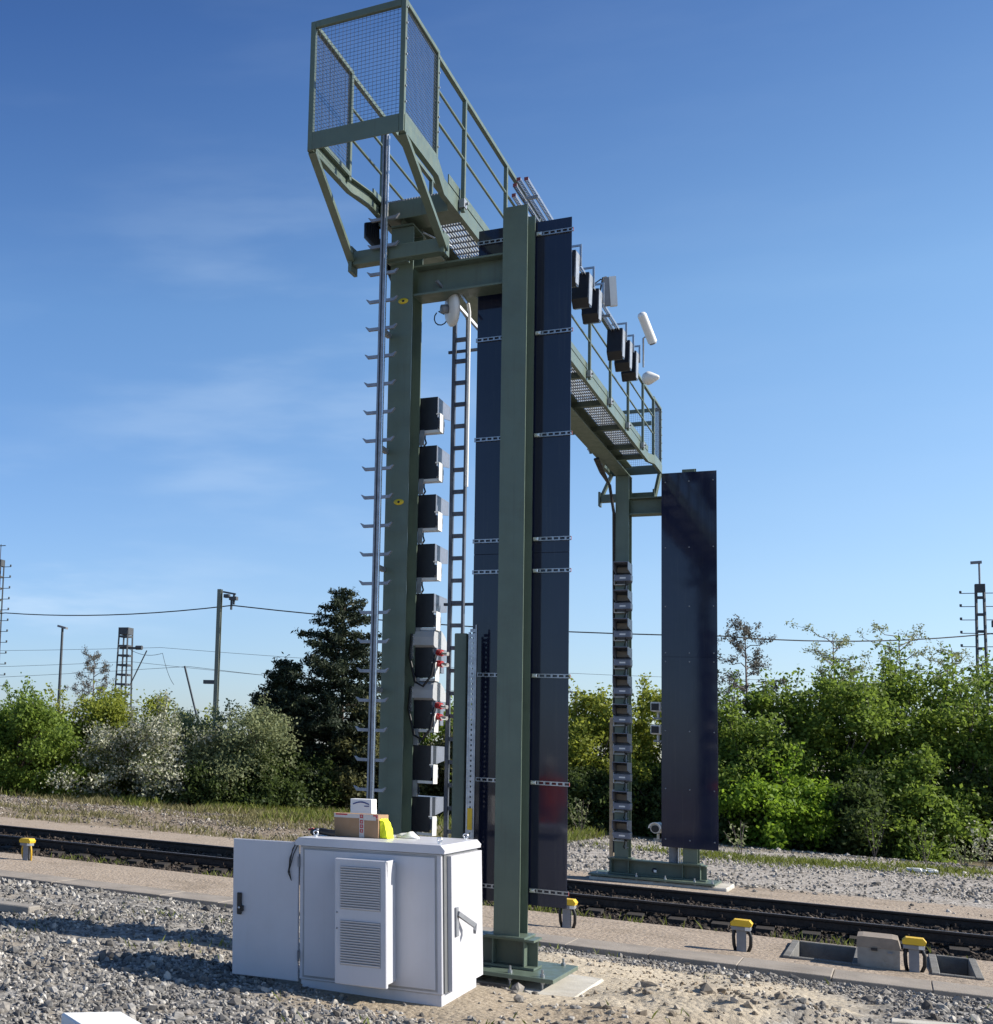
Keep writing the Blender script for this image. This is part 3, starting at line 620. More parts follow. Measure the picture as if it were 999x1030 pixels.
# stub post of the equipment column, welded on the base beam
ep = MB().box(-3.235, -3.105, .24, .36, ZB+.002, 3.56, .008).build('equipment_post', GREEN, GA)
MB().box(-3.30, -3.04, .2, .4, ZB+.001, ZB+.018).build('foot_plate', GREEN, ep)
# ------------------------------------------------------------------ dark panels
def panel(y, side, label, clips):
    t = thing('dark_panel', label, 'panel', (BX, y, .8), 'dark panels on the gantry piers')
    z0, zj, z1 = .802, 4.42, 8.03
    MB().box(-3.085, -2.122, y+.0105, y+.02, zj-.06, zj+.06).build('joint_strip', PANEL, t)
    for a, b in ((z0, zj-.0012), (zj+.0012, z1)): MB().box(-3.09, -2.117, y, y+.010, a, b, .002).build('sheet', PANEL, t)
    if clips:
        for z in (7.883, 6.784, 5.673, 4.563, 4.228, 3.133, 2.037, .951):
            for a, b in ((-2.475, -2.10), (-3.10, -2.735)):
                q = MB(); q.box(a, b, y-.024, y-.003, z-.021, z-.012); q.box(a, b, y-.024, y-.003, z+.012, z+.021)
                for k in range(6):
                    u = a+(b-a)*(k+.02)/6; q.box(u, u+(b-a)*.05, y-.0235, y-.0035, z-.0118, z+.0118)
                cl = q.build('clip_rail', GALV, t)
            q = MB().box(-2.47, -2.42, y-.042, y-.025, z-.018, z+.018, .003); q.tube([(-2.445,y-.06,z),(-2.445,y-.042,z)], .012, 6); q.build('clip_bolt', ALU, t)
            MB().box(-2.0995, -2.096, y-.025, y-.003, z-.018, z+.018).build('end_cap', REDM, t)
    else:
        q = MB()
        for x in (-3.02, -2.60, -2.18):
            for z in (7.85, 6.55, 5.4, 4.5, 4.33, 3.0, 1.9, .95): q.lathe([(.014,0),(.012,.007),(0,.008)], (x, y-.0005, z), (0,-1,0), 8)
        q.build('rivet', GALVD, t)
        MB().box(-2.72, -2.50, y+.012, y+.05, 8.0, 8.085).build('hanger', GREEN, t)
    return t
panel(.405, 1, 'tall dark blue grey panel behind the near green post, held by slotted rails', True)
panel(13.905, -1, 'tall plain dark panel on the far pier beyond the track', False)
# ------------------------------------------------------------------ single stile ladder
LAD = surf('ladder_zinc', (.25,.27,.31), .45, .5, .25, 10, .05)
t = thing('stile_ladder', 'single stile galvanised ladder with rungs on both sides before the near post', 'ladder', (-3.938,-.2,1.3))
MB().box(-3.966, -3.910, -.300, -.250, 1.25, 9.12, .006).build('stile', LAD, t)
MB().box(-3.906, -3.894, -.290, -.260, 1.3, 9.02).build('safety_rail', ALU, t)
MB().box(-3.944, -3.931, -.3016, -.3002, 1.3, 9.1).build('slot_groove', CABLE, t)
for k in range(22):
    z = 1.56+k*.310
    for sg in (-1, 1):
        x0 = -3.938+(.0455 if sg > 0 else -.0285); x1 = -3.938+sg*.175
        q = MB().prism([(x0,z-.016),(x1-sg*.035,z-.016),(x1,z+.034),(x1-sg*.012,z+.034),(x1-sg*.045,z+.016),(x0,z+.016)][::sg], (0,-.292,0), (1,0,0), (0,0,1), (0,.034,0)); q.build('rung', LAD, t)
for z in (1.6, 2.9, 4.2, 5.5, 6.8): MB().box(-3.96, -3.916, -.249, -.003, z, z+.05).build('wall_bracket', GALVD, t)
# ------------------------------------------------------------------ cable ladder, strut, conduit, dish
t = thing('cable_ladder', 'narrow cable ladder tray rising behind the green stub post', 'cable ladder', (-3.32,.6,.5))
MB().box(-3.41, -3.372, .57, .63, .52, 7.2, .003).build('side_rail', TRAY, t)
MB().box(-3.262, -3.236, .57, .63, .52, 7.2, .003).build('side_rail', TRAY, t)
for k in range(26):
    z = .7+k*.2465; MB().box(-3.371, -3.263, .58, .62, z, z+.042).build('rung', TRAY, t)
for z in (6.75, 3.9): MB().box(-3.47, -3.10, .632, .66, z, z+.03).build('tray_bracket', TRAY, t)
tag(MB().tube([(-3.222,.56,5.2),(-3.222,.56,7.18),(-3.222,.50,7.26)], .017, 10).build('conduit_pipe', WHITE), 'thin white conduit running up the right side of the cable ladder', 'pipe')
t = thing('perforated_strut', 'upright perforated steel strut right of the green stub post', 'strut', (-3.02,.15,.6))
q = MB(); q.box(-2.988, -2.972, .13, .17, ZB+.03, 3.64, .003); q.box(-3.058, -3.042, .13, .17, ZB+.03, 3.56)
q.box(-3.0415,-3.022,.1331,.1379,ZB+.03,3.5); q.box(-3.008,-2.9885,.1331,.1379,ZB+.03,3.55)
for k in range(58):
    z = ZB+.04+k*.053; q.box(-3.0415, -2.9885, .133, .138, z, z+.033)
q.build('channel', GALV, t)
q = MB()
q.box(-3.040, -2.992, .127, .1325, 1.52, 1.74); q.build('yellow_tape', YELLOW, t)
t = thing('dish_antenna', 'small round grey dish antenna hanging under the near cross beam', 'antenna', (-3.33,.3,7.15))
ax = Vector((.83,.55,.10)).normalized()
MB().lathe([(0,-.03),(.12,-.028),(.185,-.016),(.195,.0),(.195,.022),(.16,.045),(0,.06)], (-3.33,.3,7.15), -ax, 28).build('dish', WHITE, t)
MB().lathe([(0,.06),(.05,.06),(.05,.13),(0,.13)], Vector((-3.33,.3,7.15))-ax*.0, -ax, 14).build('feed_housing', GREYP, t)
MB().tube([(-3.46,.42,7.14)]+[(-3.49+.075*math.cos(a), .40, 7.10+.085*math.sin(a)) for a in [2.0-i*.5 for i in range(13)]], .007, 6).build('cable_loop', CABLE, t)
MB().bar((-3.46,.10,7.42), (-3.16,.72,7.02), .03, .03).bar((-3.36,.26,7.30),(-3.36,.26,7.16),.03,.03).build('mounting_arm', GALVD, t)
MB().bar((-3.20,.14,7.24), (-3.12,.10,7.12), .014, .02).build('clip', ALU, t)
# ------------------------------------------------------------------ hooded sensor units on both piers
def hood_unit(label):
    t = thing('hooded_sensor', label, 'sensor', (0,0,0), 'hooded sensors on the gantry posts')
    w = .137; q = MB()
    q.box(-w, w, .0, .014, -.37, 0, .002)                       # back plate
    q.box(-w, w, .0145, .50, -.012, 0)                          # visor top
    for s in (-1, 1):                                           # tapering visor cheeks
        x0, x1 = (s*w, s*(w-.008)); pr = [(.0145,-.0125),(.50,-.0125),(.50,-.155),(.42,-.165),(.16,-.20),(.0145,-.22)]
        q.prism(pr, (min(x0,x1),0,0), (0,1,0), (0,0,1), (.008,0,0))
    q.build('visor', HOODG, t)
    MB().box(-w-.001, w+.001, -.003, -.0005, -.371, .001).build('back_cover', BLACKM, t)
    MB().box(-w+.03, w-.012, .0145, .10, -.17, -.06, .003).build('window_block', BEIGE, t)
    q = MB(); q.box(-w-.012, w+.012, .016, .24, -.345, -.225, .006); q.box(w+.012, w+.035, .08, .16, -.31, -.25, .004); bd = q.build('body', HOODG, t)
    MB().box(-.055, .055, .2405, .243, -.305, -.275).build('label_plate', WHITE, bd)
    q = MB(); q.box(w+.038, w+.046, -.05, .10, -.405, -.20, .002); q.box(-.03, w+.0375, -.02, -.012, -.405, -.375); q.box(-.03, w+.037, -.0115, .09, -.405, -.398); q.tube([(w+.0,-.04,-.205),(w+.037,-.04,-.205)], .008, 6)
    q.build('side_plate', WHITE, t)
    q = MB(); q.box(-.042, -.028, -.05, .0, -.55, -.375, .002); q.box(-.0275, .01, -.05, -.044, -.55, -.375)
    q.build('mounting_bracket', GALVD, t)
    for zz in (-.40, -.52): MB().tube([(-.075,-.03,zz),(-.0425,-.03,zz)], .011, 6).build('bracket_bolt', GALVD, t)
    MB().tube([(-.03,.02,-.39),(-.03,-.02,-.39)], .02, 8).build('end_bolt', BLACK, t)
    MB().tube([(-.03,.10,-.345),(-.03,.11,-.44),(-.0,.06,-.5),(-.01,.02,-.54)], .010, 6).build('cable', CABLE, t)
    return t
OR = ['topmost', 'second from the top', 'third from the top', 'fourth from the top', 'fifth from the top', 'sixth from the top', 'seventh from the top', 'eighth from the top', 'ninth from the top', 'lowest']
h0 = None
for k in range(10):
    z = 6.20-.548*k
    lab = 'black backed hooded sensor on the near post, %s of its column' % OR[k]
    if h0 is None: h0 = hood_unit(lab); h0.location = (-3.645, .40, z)
    else: dup(h0, (-3.645, .40, z), lab)
for k in range(10):
    z = 6.24-.555*k
    dup(h0, (-3.76, 13.95, z), 'hooded sensor facing us on the far post, %s of its column' % OR[k], math.pi)
def white_unit(z, label):
    t = thing('connector_dome', label, 'equipment', (-3.6,.42,z), 'white domes with red connectors')
    o = Vector((-3.6,.42,z))
    q = MB()
    pr = [(-.02,-.14),(.42,-.14),(.42,-.05),(.36,.0),(.22,.055),(.02,.07),(-.05,.03),(-.07,-.03),(-.07,-.12)]
    q.prism(pr, (o.x-.13,o.y-.02,o.z), (0,1,0), (0,0,1), (.25,0,0)); q.build('dome', DOME, t)
    MB().box(o.x-.13, o.x-.10, o.y-.10, o.y-.05, o.z-.27, o.z-.02).build('mount', ALU, t)
    for zz in (-.19, -.31):
        c = MB().tube([(o.x+.135,o.y+.02,o.z+zz),(o.x+.19,o.y-.01,o.z+zz-.01)], .036, 12).build('red_connector', RED, t)
        MB().tube([(o.x+.192,o.y-.01,o.z+zz-.01),(o.x+.26,o.y-.04,o.z+zz-.02)], .022, 10).build('metal_plug', ALU, c)
    MB().box(o.x-.06, o.x+.125, o.y+.0, o.y+.3, o.z-.40, o.z-.141).build('connector_box', HOODG, t)
    MB().tube([(o.x-.12,o.y-.09,o.z-.0),(o.x-.13,o.y-.12,o.z-.25),(o.x-.06,o.y-.14,o.z-.52),(o.x+.03,o.y-.15,o.z-.57),(o.x+.11,o.y-.12,o.z-.45),(o.x+.13,o.y-.06,o.z-.22)], .014, 8).build('cable', CABLE, t)
    return t
white_unit(3.56, 'upper white dome with two red connectors beside the near post')
white_unit(2.99, 'lower white dome with two red connectors beside the near post')
# ------------------------------------------------------------------ equipment along the walkway rail
def rail_strut(x, z, y0, y1, label):
    t = thing('mounting_rail', label, 'rail', (x, y0, z), 'perforated rails along the walkway')
    q = MB(); n = int((y1-y0)/.05)
    q.box(x-.022, x-.019, y0, y1, z-.02, z+.02); q.box(x+.019, x+.022, y0, y1, z-.02, z+.02)
    for k in range(n): q.box(x-.0188, x+.0188, y0+k*.05, y0+k*.05+.028, z+.0165, z+.0195)
    q.build('channel', GALV, t); MB().box(x-.024, x+.024, y0-.006, y0-.001, z-.022, z+.022).build('end_cap', REDM, t); return t
for x, z, y0, lab in ((-3.13, 9.12, 2.1, 'perforated rail outside the walkway, lowest of four'), (-3.13, 9.27, 2.15, 'perforated rail outside the walkway, second lowest of four'), (-3.10, 9.36, 2.2, 'perforated rail outside the walkway, thicker and uppermost but one'), (-3.02, 9.37, 2.25, 'perforated rail outside the walkway, outermost and uppermost')):
    rail_strut(x, z, y0, {9.12:4.6, 9.27:4.6}.get(z, 9.9), lab)
for y in (2.7, 4.2, 7.7):
    tag(MB().box(-3.165, -2.98, y, y+.04, 9.30, 9.335).build('rail_bracket', GALV), 'galvanised crosswise bracket under the perforated rails, %s along the walkway' % {2.7:'nearest',4.2:'second',7.7:'farthest'}[y], 'bracket', 'brackets under the perforated rails')
def flood(x, y, z, label):
    t = thing('floodlight', label, 'floodlight', (x, y, z), 'black floodlights on the walkway rails')
    q = MB(); q.prism([(-.16,.24),(.13,.26),(.10,-.14),(.04,-.24),(-.10,-.27),(-.22,-.16)], (x-.115,y,z), (0,1,0), (0,0,1), (.23,0,0)); q.build('housing', BLACKM, t)
    q = MB(); q.prism([(-.14,.23),(.11,.245),(.02,-.22),(-.18,-.24)], (x+.1155,y,z), (0,1,0), (0,0,1), (.006,0,0)); q.build('side_plate', GALVD, t)
    q = MB(); q.bar((x-.10,y+.12,z+.40), (x+.13,y+.12,z+.40), .026, .026); q.bar((x+.13,y+.12,z+.413), (x+.13,y+.12,z+.10), .028, .028); q.build('hanger_rod', GALV, t)
    MB().box(x-.09, x+.09, y+.10, y+.16, z+.265, z+.29).build('mounting_plate', GALVD, t)
    return t
for y, lab in ((5.05, 'black floodlight on the walkway rail, nearest of the first three'), (6.0, 'black floodlight on the walkway rail, middle of the first three'), (6.75, 'black floodlight just below the white panel antenna, last of the first three'), (8.8, 'black floodlight on the walkway rail, nearest of the far three'), (9.5, 'black floodlight on the walkway rail, middle of the far three'), (10.15, 'black floodlight beside the white cone antenna, farthest of all')):
    flood(-3.07, y, 9.15, lab)
t = thing('panel_antenna', 'white upright panel antenna leaning above the walkway rails', 'antenna', (-2.9,7.3,9.35))
v = Vector((-.04,-.11,.99)).normalized(); b0 = Vector((-2.88,7.42,9.36)); 
MB().bar(b0, b0+v*.46, .085, .10, (1,.3,0)).build('radome', WHITE, t)
MB().bar(b0+v*.01+Vector((-.088,-.02,0)), b0+v*.45+Vector((-.088,-.02,0)), .085, .09, (1,.3,0)).build('back_shell', GREYP, t)
MB().tube([(-3.1,7.3,9.38),(-3.02,7.3,9.80),(-2.98,7.35,9.82)], .014, 8).tube([(-3.12,7.2,9.5),(-3.16,7.2,9.66),(-3.05,7.3,9.78),(-2.98,7.35,9.75)], .010, 6).build('arm', CABLE, t)
t = thing('tube_antenna', 'tilted white cylindrical antenna above the far floodlights', 'antenna', (-2.9,10.4,9.4))
a, b = Vector((-2.80,10.75,9.74)), Vector((-2.93,10.45,10.16)); q = MB(); q.tube([a, a+(b-a)*.9, b], .075, 16, .075); q.lathe([(.075,0),(.06,.03),(.03,.045),(0,.05)], b, b-a, 16); q.build('radome', WHITE, t)
MB().tube([a-(b-a)*.06, a], .06, 14).build('base_cap', GREYP, t)
MB().tube([(-2.95,10.75,9.3),(-2.95,10.72,9.82),(-2.86,10.68,9.86)], .016, 8).build('bracket', GALV, t)
t = thing('cone_antenna', 'small white cone shaped antenna below the tilted cylinder', 'antenna', (-2.9,11.2,9.2))
MB().lathe([(0,-.10),(.10,-.08),(.125,-.02),(.11,.03),(.04,.17),(0,.19)], (-2.92,11.2,9.22), (.9,-.35,-.1), 20).build('radome', WHITE, t)
MB().tube([(-3.02,11.2,9.3),(-2.95,11.2,9.24)], .016, 8).build('bracket', GALV, t)
# ------------------------------------------------------------------ camera mast beside the far panel
t = thing('camera_mast', 'dark round mast standing on the far base beam behind the panel', 'mast', (-2.92,14.2,ZB))
MB().tube([(-2.92,14.22,ZB+.002),(-2.92,14.22,3.9)], .085, 14).build('pole', GREYP, t)
MB().box(-2.83, -2.81, 14.1, 14.34, ZB+.002, 1.1).build('side_strip', ALU, t)
for z in (3.32, 2.88, .99): MB().box(-3.27, -2.99, 14.18, 14.23, z-.10, z-.06).build('bracket_arm', GALVD, t)
CG = 'white cameras beside the far panel'
def camera(z, lab, round_):
    t = thing('security_camera', lab, 'camera', (-3.2,14.15,z), CG); x = -3.21
    if round_:
        MB().tube([(x,13.98,z),(x+.05,14.32,z)], .095, 16).build('housing', WHITE, t)
        q = MB(); q.prism([(math.cos(a)*.115, math.sin(a)*.115) for a in [i*math.pi/8 for i in range(9)]]+[(math.cos(a)*.1, math.sin(a)*.1) for a in [i*math.pi/8 for i in range(8,-1,-1)]], (x,13.90,z), (1,0,0), (0,0,1), (.05,.3,0)); q.build('sun_hood', WHITE, t)
        MB().tube([(x,13.965,z-.01),(x,13.978,z-.01)], .07, 14).build('lens', BLACK, t)
    else:
        MB().box(x-.09, x+.10, 14.0, 14.3, z-.09, z+.09, .012).build('housing', WHITE, t)
        MB().box(x-.072, x+.06, 13.985, 13.999, z-.072, z+.06).build('lens', BLACK, t)
    MB().tube([(x+.03,14.15,z-.10),(x+.03,14.15,z-.21)], .025, 10).build('neck', WHITE, t)
camera(3.46, 'uppermost white box camera left of the far panel', False)
camera(3.02, 'second white box camera left of the far panel', False)
camera(1.13, 'low round white camera left of the foot of the far panel', True)
tag(MB().box(-4.37, -4.28, 15.96, 16.05, -.1, 3.29, .008).build('wooden_post', WOOD), 'slim tan wooden post just left of the far green post', 'post')
# ------------------------------------------------------------------ cabinet
CB = thing('equipment_cabinet', 'light grey outdoor equipment cabinet with one door standing open', 'cabinet', (-2.464,-2.657,.209), None, (0, -.026, .035))
W, D, HH = 1.224, 1.25, 1.30
MB().box(-W+.012, -.012, .015, D-.015, -.12, .098).build('plinth', CAB, CB)
MB().box(-W, 0, 0, D, .10, 1.235, .006).build('body', CAB, CB)
MB().prism([(-W-.03,0),(.03,0),(.035,.03),(.0,.07),(-W,.07),(-W-.035,.03)], (0,-.035,1.237), (1,0,0), (0,0,1), (0,D+.07,0)).build('roof', CAB, CB)
fr = MB(); fr.box(-W+.045, -.055, -.012, -.001, .135, 1.205, .004); fr.build('front_panel', CAB, CB)
q = MB(); q.box(-W+.03, -.04, -.004, -.0005, .12, 1.22); q.build('panel_seal', surf('pale_seal', (.34,.34,.35), .6), CB)
# right door, ajar with a dark gap
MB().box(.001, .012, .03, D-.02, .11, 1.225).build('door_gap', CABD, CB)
rd = MB().hexa([(.014 if i & 1 == 0 else .048, .13 if not i & 2 else D-.01, .12 if not i & 4 else 1.215) for i in range(8)]).build('door', CAB, CB)
q = MB(); q.box(.049, .066, .22, .30, .55, .79, .004); q.bar((.07,.25,.74), (.15,.52,.62), .026, .04); q.bar((.15,.52,.62),(.16,.44,.58),.022,.035); q.build('handle', LAMPG, rd)
# left door swung round into the plane of the front
ld = MB(); ld.box(-W-.625, -W-.012, .0, .028, .075, 1.262, .006); ldo = ld.build('door', CAB, CB)
q = MB(); q.box(-W-.615, -W-.022, .029, .05, .09, 1.25); q.build('door_frame', GREYP, ldo)
q = MB(); q.box(-W-.575, -W-.535, -.028, -.0005, .60, .79, .005); q.box(-W-.535, -W-.515, -.03, -.006, .63, .68, .004); q.build('handle', BLACK, ldo)
MB().lathe([(.010,.0),(.010,.006),(0,.006)], (-W-.553,-.0282,.66), (0,-1,0), 12).build('lock_cylinder', ALU, ldo)
for z in (.25, 1.05): MB().tube([(-W-.006,-.012,z),(-W-.006,-.012,z+.09)], .010, 10).build('hinge', GREYP, ldo)
q = MB(); q.tube([(-W-.02,-.01,1.27),(-W-.06,-.02,1.20),(-W-.10,-.02,1.0),(-W-.07,-.022,.93),(-W-.09,-.02,1.02),(-W-.05,-.02,1.16),(-W-.01,-.012,1.25)], .005, 6); q.tube([(-W-.03,-.01,1.27),(-W-.085,-.024,1.12),(-W-.095,-.022,.98)], .004, 6); q.build('loose_cable', CABLE, CB)
# cooling unit on the front
ux0, ux1 = -.80, -.365; uy = -.33
cu = MB().box(ux0+.012, ux1-.012, uy+.05, -.0130, .17, 1.15, .008).build('cooling_unit', CAB, CB)
MB().box(ux0, ux1, uy, uy+.0495, .15, 1.17, .006).build('front_cover', CAB, cu)
q = MB().prism([(uy+.0,1.171),(uy+.20,1.171),(uy+.05,.95),(uy+.052,.95)], (ux1-.006,0,0), (0,1,0), (0,0,1), (.006,0,0)); q.build('rain_lip', CAB, cu)
for z0, z1 in ((.76, 1.11), (.31, .67)):
    MB().box(ux0+.05, ux1-.05, uy-.0025, uy-.0005, z0, z1).build('grille', GREYP, cu)
    q = MB(); n = 17
    for k in range(n):
        z = z0+(z1-z0)*(k+.5)/n; q.hexa([(ux0+.052 if not i & 1 else ux1-.052, (uy-.003 if not i & 2 else uy-.015), z+(.003 if i & 4 else -.003)+(-.006 if not i & 2 else .004)) for i in range(8)])
    q.build('louvre', CAB, cu)
q = MB()
for z in (.60, .73):
    q.lathe([(.008,0),(.006,.005),(0,.006)], (ux0+.02, uy-.0005, z), (0,-1,0), 8)
q.build('screw', GREYP, cu)
for x, y in ((-.06,.18), (-.06,1.1), (-W+.08,.18)):
    q = MB(); q.tube([(x,y,1.307),(x,y,1.325)], .016, 10); q.tube([(x+.02*math.cos(a),y,1.342+.02*math.sin(a)) for a in [i*.5236 for i in range(13)]], .006, 6); q.build('lifting_eye', ALU, CB)
# things on the cabinet roof (roof top sits at about z = 1.52..1.56)
def roof(x, y):
    p = Matrix.Translation((-2.464,-2.657,.209)) @ Matrix.Rotation(.035,4,'Z') @ Matrix.Rotation(-.026,4,'Y') @ Vector((x, y, 1.3075)); return p
RT = (0, -.026, .035)
def onroof(name, lab, cat, x, y, rz=0):
    return thing(name, lab, cat, tuple(roof(x, y)), None, (0, -.026, .035+rz))
t = onroof('carton_box', 'brown cardboard carton with red printed tape on the cabinet roof', 'box', -.865, .45, -.06)
q = MB(); q.box(-.205, .205, 0, .26, .002, .205, .003).build('carton', CARD, t)
q = MB(); q.prism([(0,0),(-.035,.006),(0,-.06)], (-.2055,.06,.2), (1,0,0), (0,0,1), (0,.14,0)); q.build('flap', CARD, t)
q = MB(); q.box(.03, .075, -.0025, -.0005, .002, .206); q.box(-.205, .205, -.0035, -.0026, .17, .206); q.box(.0755, .185, -.0055, -.0036, .155, .207); q.build('tape', TAPE, t)
q = MB()
q.box(-.19, -.08, -.0055, -.004, .192, .204); q.box(.16, .2, -.0075, -.006, .192, .204); q.box(.185, .2, -.0075, -.006, .175, .19)
for k, zz in enumerate((.045, .085, .125, .172)):      # the red letters on the tape
    q.box(.038, .045, -.0075, -.006, zz, zz+.03); q.box(.046, .066, -.0075, -.006, zz, zz+.007); q.box(.046, .066, -.0075, -.006, zz+.0225, zz+.03); q.box(.059, .066, -.0075, -.006, zz+.0075, zz+.022)
q.build('print', INK, t)
t = onroof('white_box', 'white box with a dark blue arc print behind the brown carton', 'box', -.945, .85, .02)
MB().box(-.10, .10, 0, .16, .002, .33, .004).build('box_body', FOAM, t)
arc = [(-.075+.15*i/10, .287+.022*math.sin(math.pi*i/10)) for i in range(11)]
q = MB().prism(arc+[(x, z-.010-.002*math.sin(math.pi*(x+.075)/.15)) for x, z in reversed(arc)], (0,-.004,0), (1,0,0), (0,0,1), (0,.003,0)); q.box(.03,.075,-.004,-.001,.262,.270); q.build('print', BLUEINK, t)
t = onroof('yellow_bag', 'bright fluorescent yellow vest draped against the right side of the carton', 'vest', -.635, .52)
q = MB(); gd = []
for i in range(9):
    u = i/8
    for j in range(7):
        v = j/6-.5; gd.append((-.02+.075*u+.010*math.sin(v*14+u*5), .05+v*.2+.012*math.sin(u*9+v*6), max(.004, .17*(1-u**1.7)+.012*math.sin(v*17+u*11)*(1-u))))
q._add(gd, [(i*7+j, (i+1)*7+j, (i+1)*7+j+1, i*7+j+1) for i in range(8) for j in range(6)], True)
q._add([gd[i*7] for i in range(9)]+[(-.02,-.05,.003)], [tuple(range(10))]); q._add([gd[i*7+6] for i in range(9)]+[(-.02,.15,.003)], [tuple(reversed(range(10)))])
q.build('vest', HIVIS, t)
t = onroof('white_bundle', 'crumpled white sheet lying right of the yellow vest', 'sheet', -.50, .80)
q = MB().lathe([(0,.05),(.05,.045),(.085,.02),(.09,.003),(0,.003)], (0,0,0), (0,0,1), 14); q.v = [(x*1.2, y*.8, z*(1+.4*math.sin(x*60))) for x, y, z in q.v]; q.build('sheet', FOAM, t)
t = onroof('tool_bundle', 'dark bundle of tools at the left end of the cabinet roof', 'tools', -1.14, .35, .1)
q = MB(); q.tube([(-.10,0,.03),(-.02,.01,.042),(.06,0,.032),(.11,.01,.03)], .03, 10); q.tube([(-.12,.05,.02),(-.05,.06,.05),(.04,.05,.022)], .012, 8); q.build('grip', BLACK, t)
MB().box(-.05, -.03, -.02, .04, .003, .066, .003).build('clasp', ALU, t); MB().tube([(-.13,.03,.05),(-.08,.0,.06)], .009, 8).build('red_grip', RED, t)
# ------------------------------------------------------------------ odds and ends on the near ground
tag(MB().tube([(-2.75,-.75,.11),(-2.45,-.72,.115),(-2.30,-.70,.10),(-2.22,-.66,.05),(-2.18,-.62,-.02)], .045, 12).build('conduit', CABLE), 'black plastic conduit stub in the sand beside the cabinet', 'pipe')
t = thing('foam_block', 'white foam block in the bottom left corner', 'block', (-4.35,-5.3,Hs(-4.35,-5.3)))
q = MB().box(-.22, .22, -.35, .35, -.05, .16, .012); q.v = [(x*math.cos(.9)-y*math.sin(.9)-3.70, x*math.sin(.9)+y*math.cos(.9)-5.95, z+Hs(-4.3,-5.2)-.01) for x, y, z in q.v]; q.build('block', FOAM, t)
q = MB().box(-.9, .55, -.06, .06, .0, .05, .006); q.v = [(x*math.cos(-.5)-y*math.sin(-.5)-4.85, x*math.sin(-.5)+y*math.cos(-.5)-6.12, z+Hs(-4.75,-5.78)+.02) for x, y, z in q.v]
tag(q.build('wooden_plank', WOOD), 'pale wooden plank along the lower left edge of the gravel', 'plank')
q = MB().box(-.75, .28, -.13, .13, -.03, .075, .012); q.v = [(x-8.42, y-.10+x*.04, z+Hs(-8.4,-.1)+.02) for x, y, z in q.v]
tag(q.build('concrete_slab', CONC), 'narrow concrete slab lying on the gravel at the left edge', 'slab')
q = MB().box(-.05, 2.2, -.09, .09, -.03, .06, .008); q.v = [(x+.66, y+.22+x*.40, z+.12) for x, y, z in q.v]
tag(q.build('concrete_beam', CONCW), 'pale concrete beam lying in the lower right corner', 'beam')
# ------------------------------------------------------------------ kerb, rails, sleepers
q = MB(); x = -70.; 
while x < 40:
    j = RNG.normal()*.008; q.box(x+.002, x+.998, 4.80+j, 5.66+j, -.45, -.10+RNG.normal()*.005, .008); x += 1.0
LID = surf('dusty_trough_lid', (.30,.262,.222), .9, 0, .16, 2.2, .5, .3, (.17,.145,.12), .5, 60)
k_ = q.build('kerb', LID); k_['kind'] = 'structure'
def rail(y, ztop, label):
    pr = [(-.062,-.172),(.062,-.172),(.062,-.160),(.012,-.142),(.008,-.05),(.034,-.036),(.036,-.012),(.028,0),(-.028,0),(-.036,-.012),(-.034,-.036),(-.008,-.05),(-.012,-.142),(-.062,-.160)]
    t = thing('rail', label, 'rail', (-20, y, ztop-.17), 'rails of the single track')
    MB().prism(pr, (-90,y,ztop), (0,1,0), (0,0,1), (150,0,0)).build('rail_body', RUST, t)
    MB().box(-90, 60, y-.027, y+.027, ztop+.0005, ztop+.003).build('running_surface', RAILTOP, t)
    q = MB(); x = -24.; f0 = None
    for sg in (-1, 1): q.box(-.05, .05, y+sg*.075-.04, y+sg*.075+.04, ztop-.17, ztop-.135); q.tube([(0,y+sg*.085,ztop-.134),(0,y+sg*.085,ztop-.085)], .016, 6)
    q.box(-.05, .05, y-.0349, y+.0349, ztop-.178, ztop-.1725); q.v = [(a+(-20), b, c) for a, b, c in q.v]
    while x < 4.2:
        if f0 is None: f0 = c = q.build('fastening', RUST, t)
        else: c = f0.copy(); COL.objects.link(c); c.parent = t
        c.location = (x+20, 0, 0); x += .62
    return t
rail(10.06, .10, 'dark rusty near rail of the single track'); rail(11.5, .20, 'dark rusty far rail of the single track')
sl = MB(); p = [(-.12,-.06),(.12,-.06),(.12,.06),(-.12,.06)]
sl.hexa([(-.12 if not i & 1 else .12, -.40 if not i & 2 else 1.90, (-.15 if not i & 4 else -.012)+(-.098 if not i & 2 else .061)) for i in range(8)])
s0 = sl.build('sleeper', SLEEP); tag(s0, 'dark oily sleeper carrying the two rails', 'sleeper', 'sleepers under the rails')
x = -24.; first = True
while x < 4.2:
    if first: s0.location = (x, 10.06, 0); first = False
    else:
        c = s0.copy(); COL.objects.link(c); c.location = (x, 10.06, 0)
    x += .62
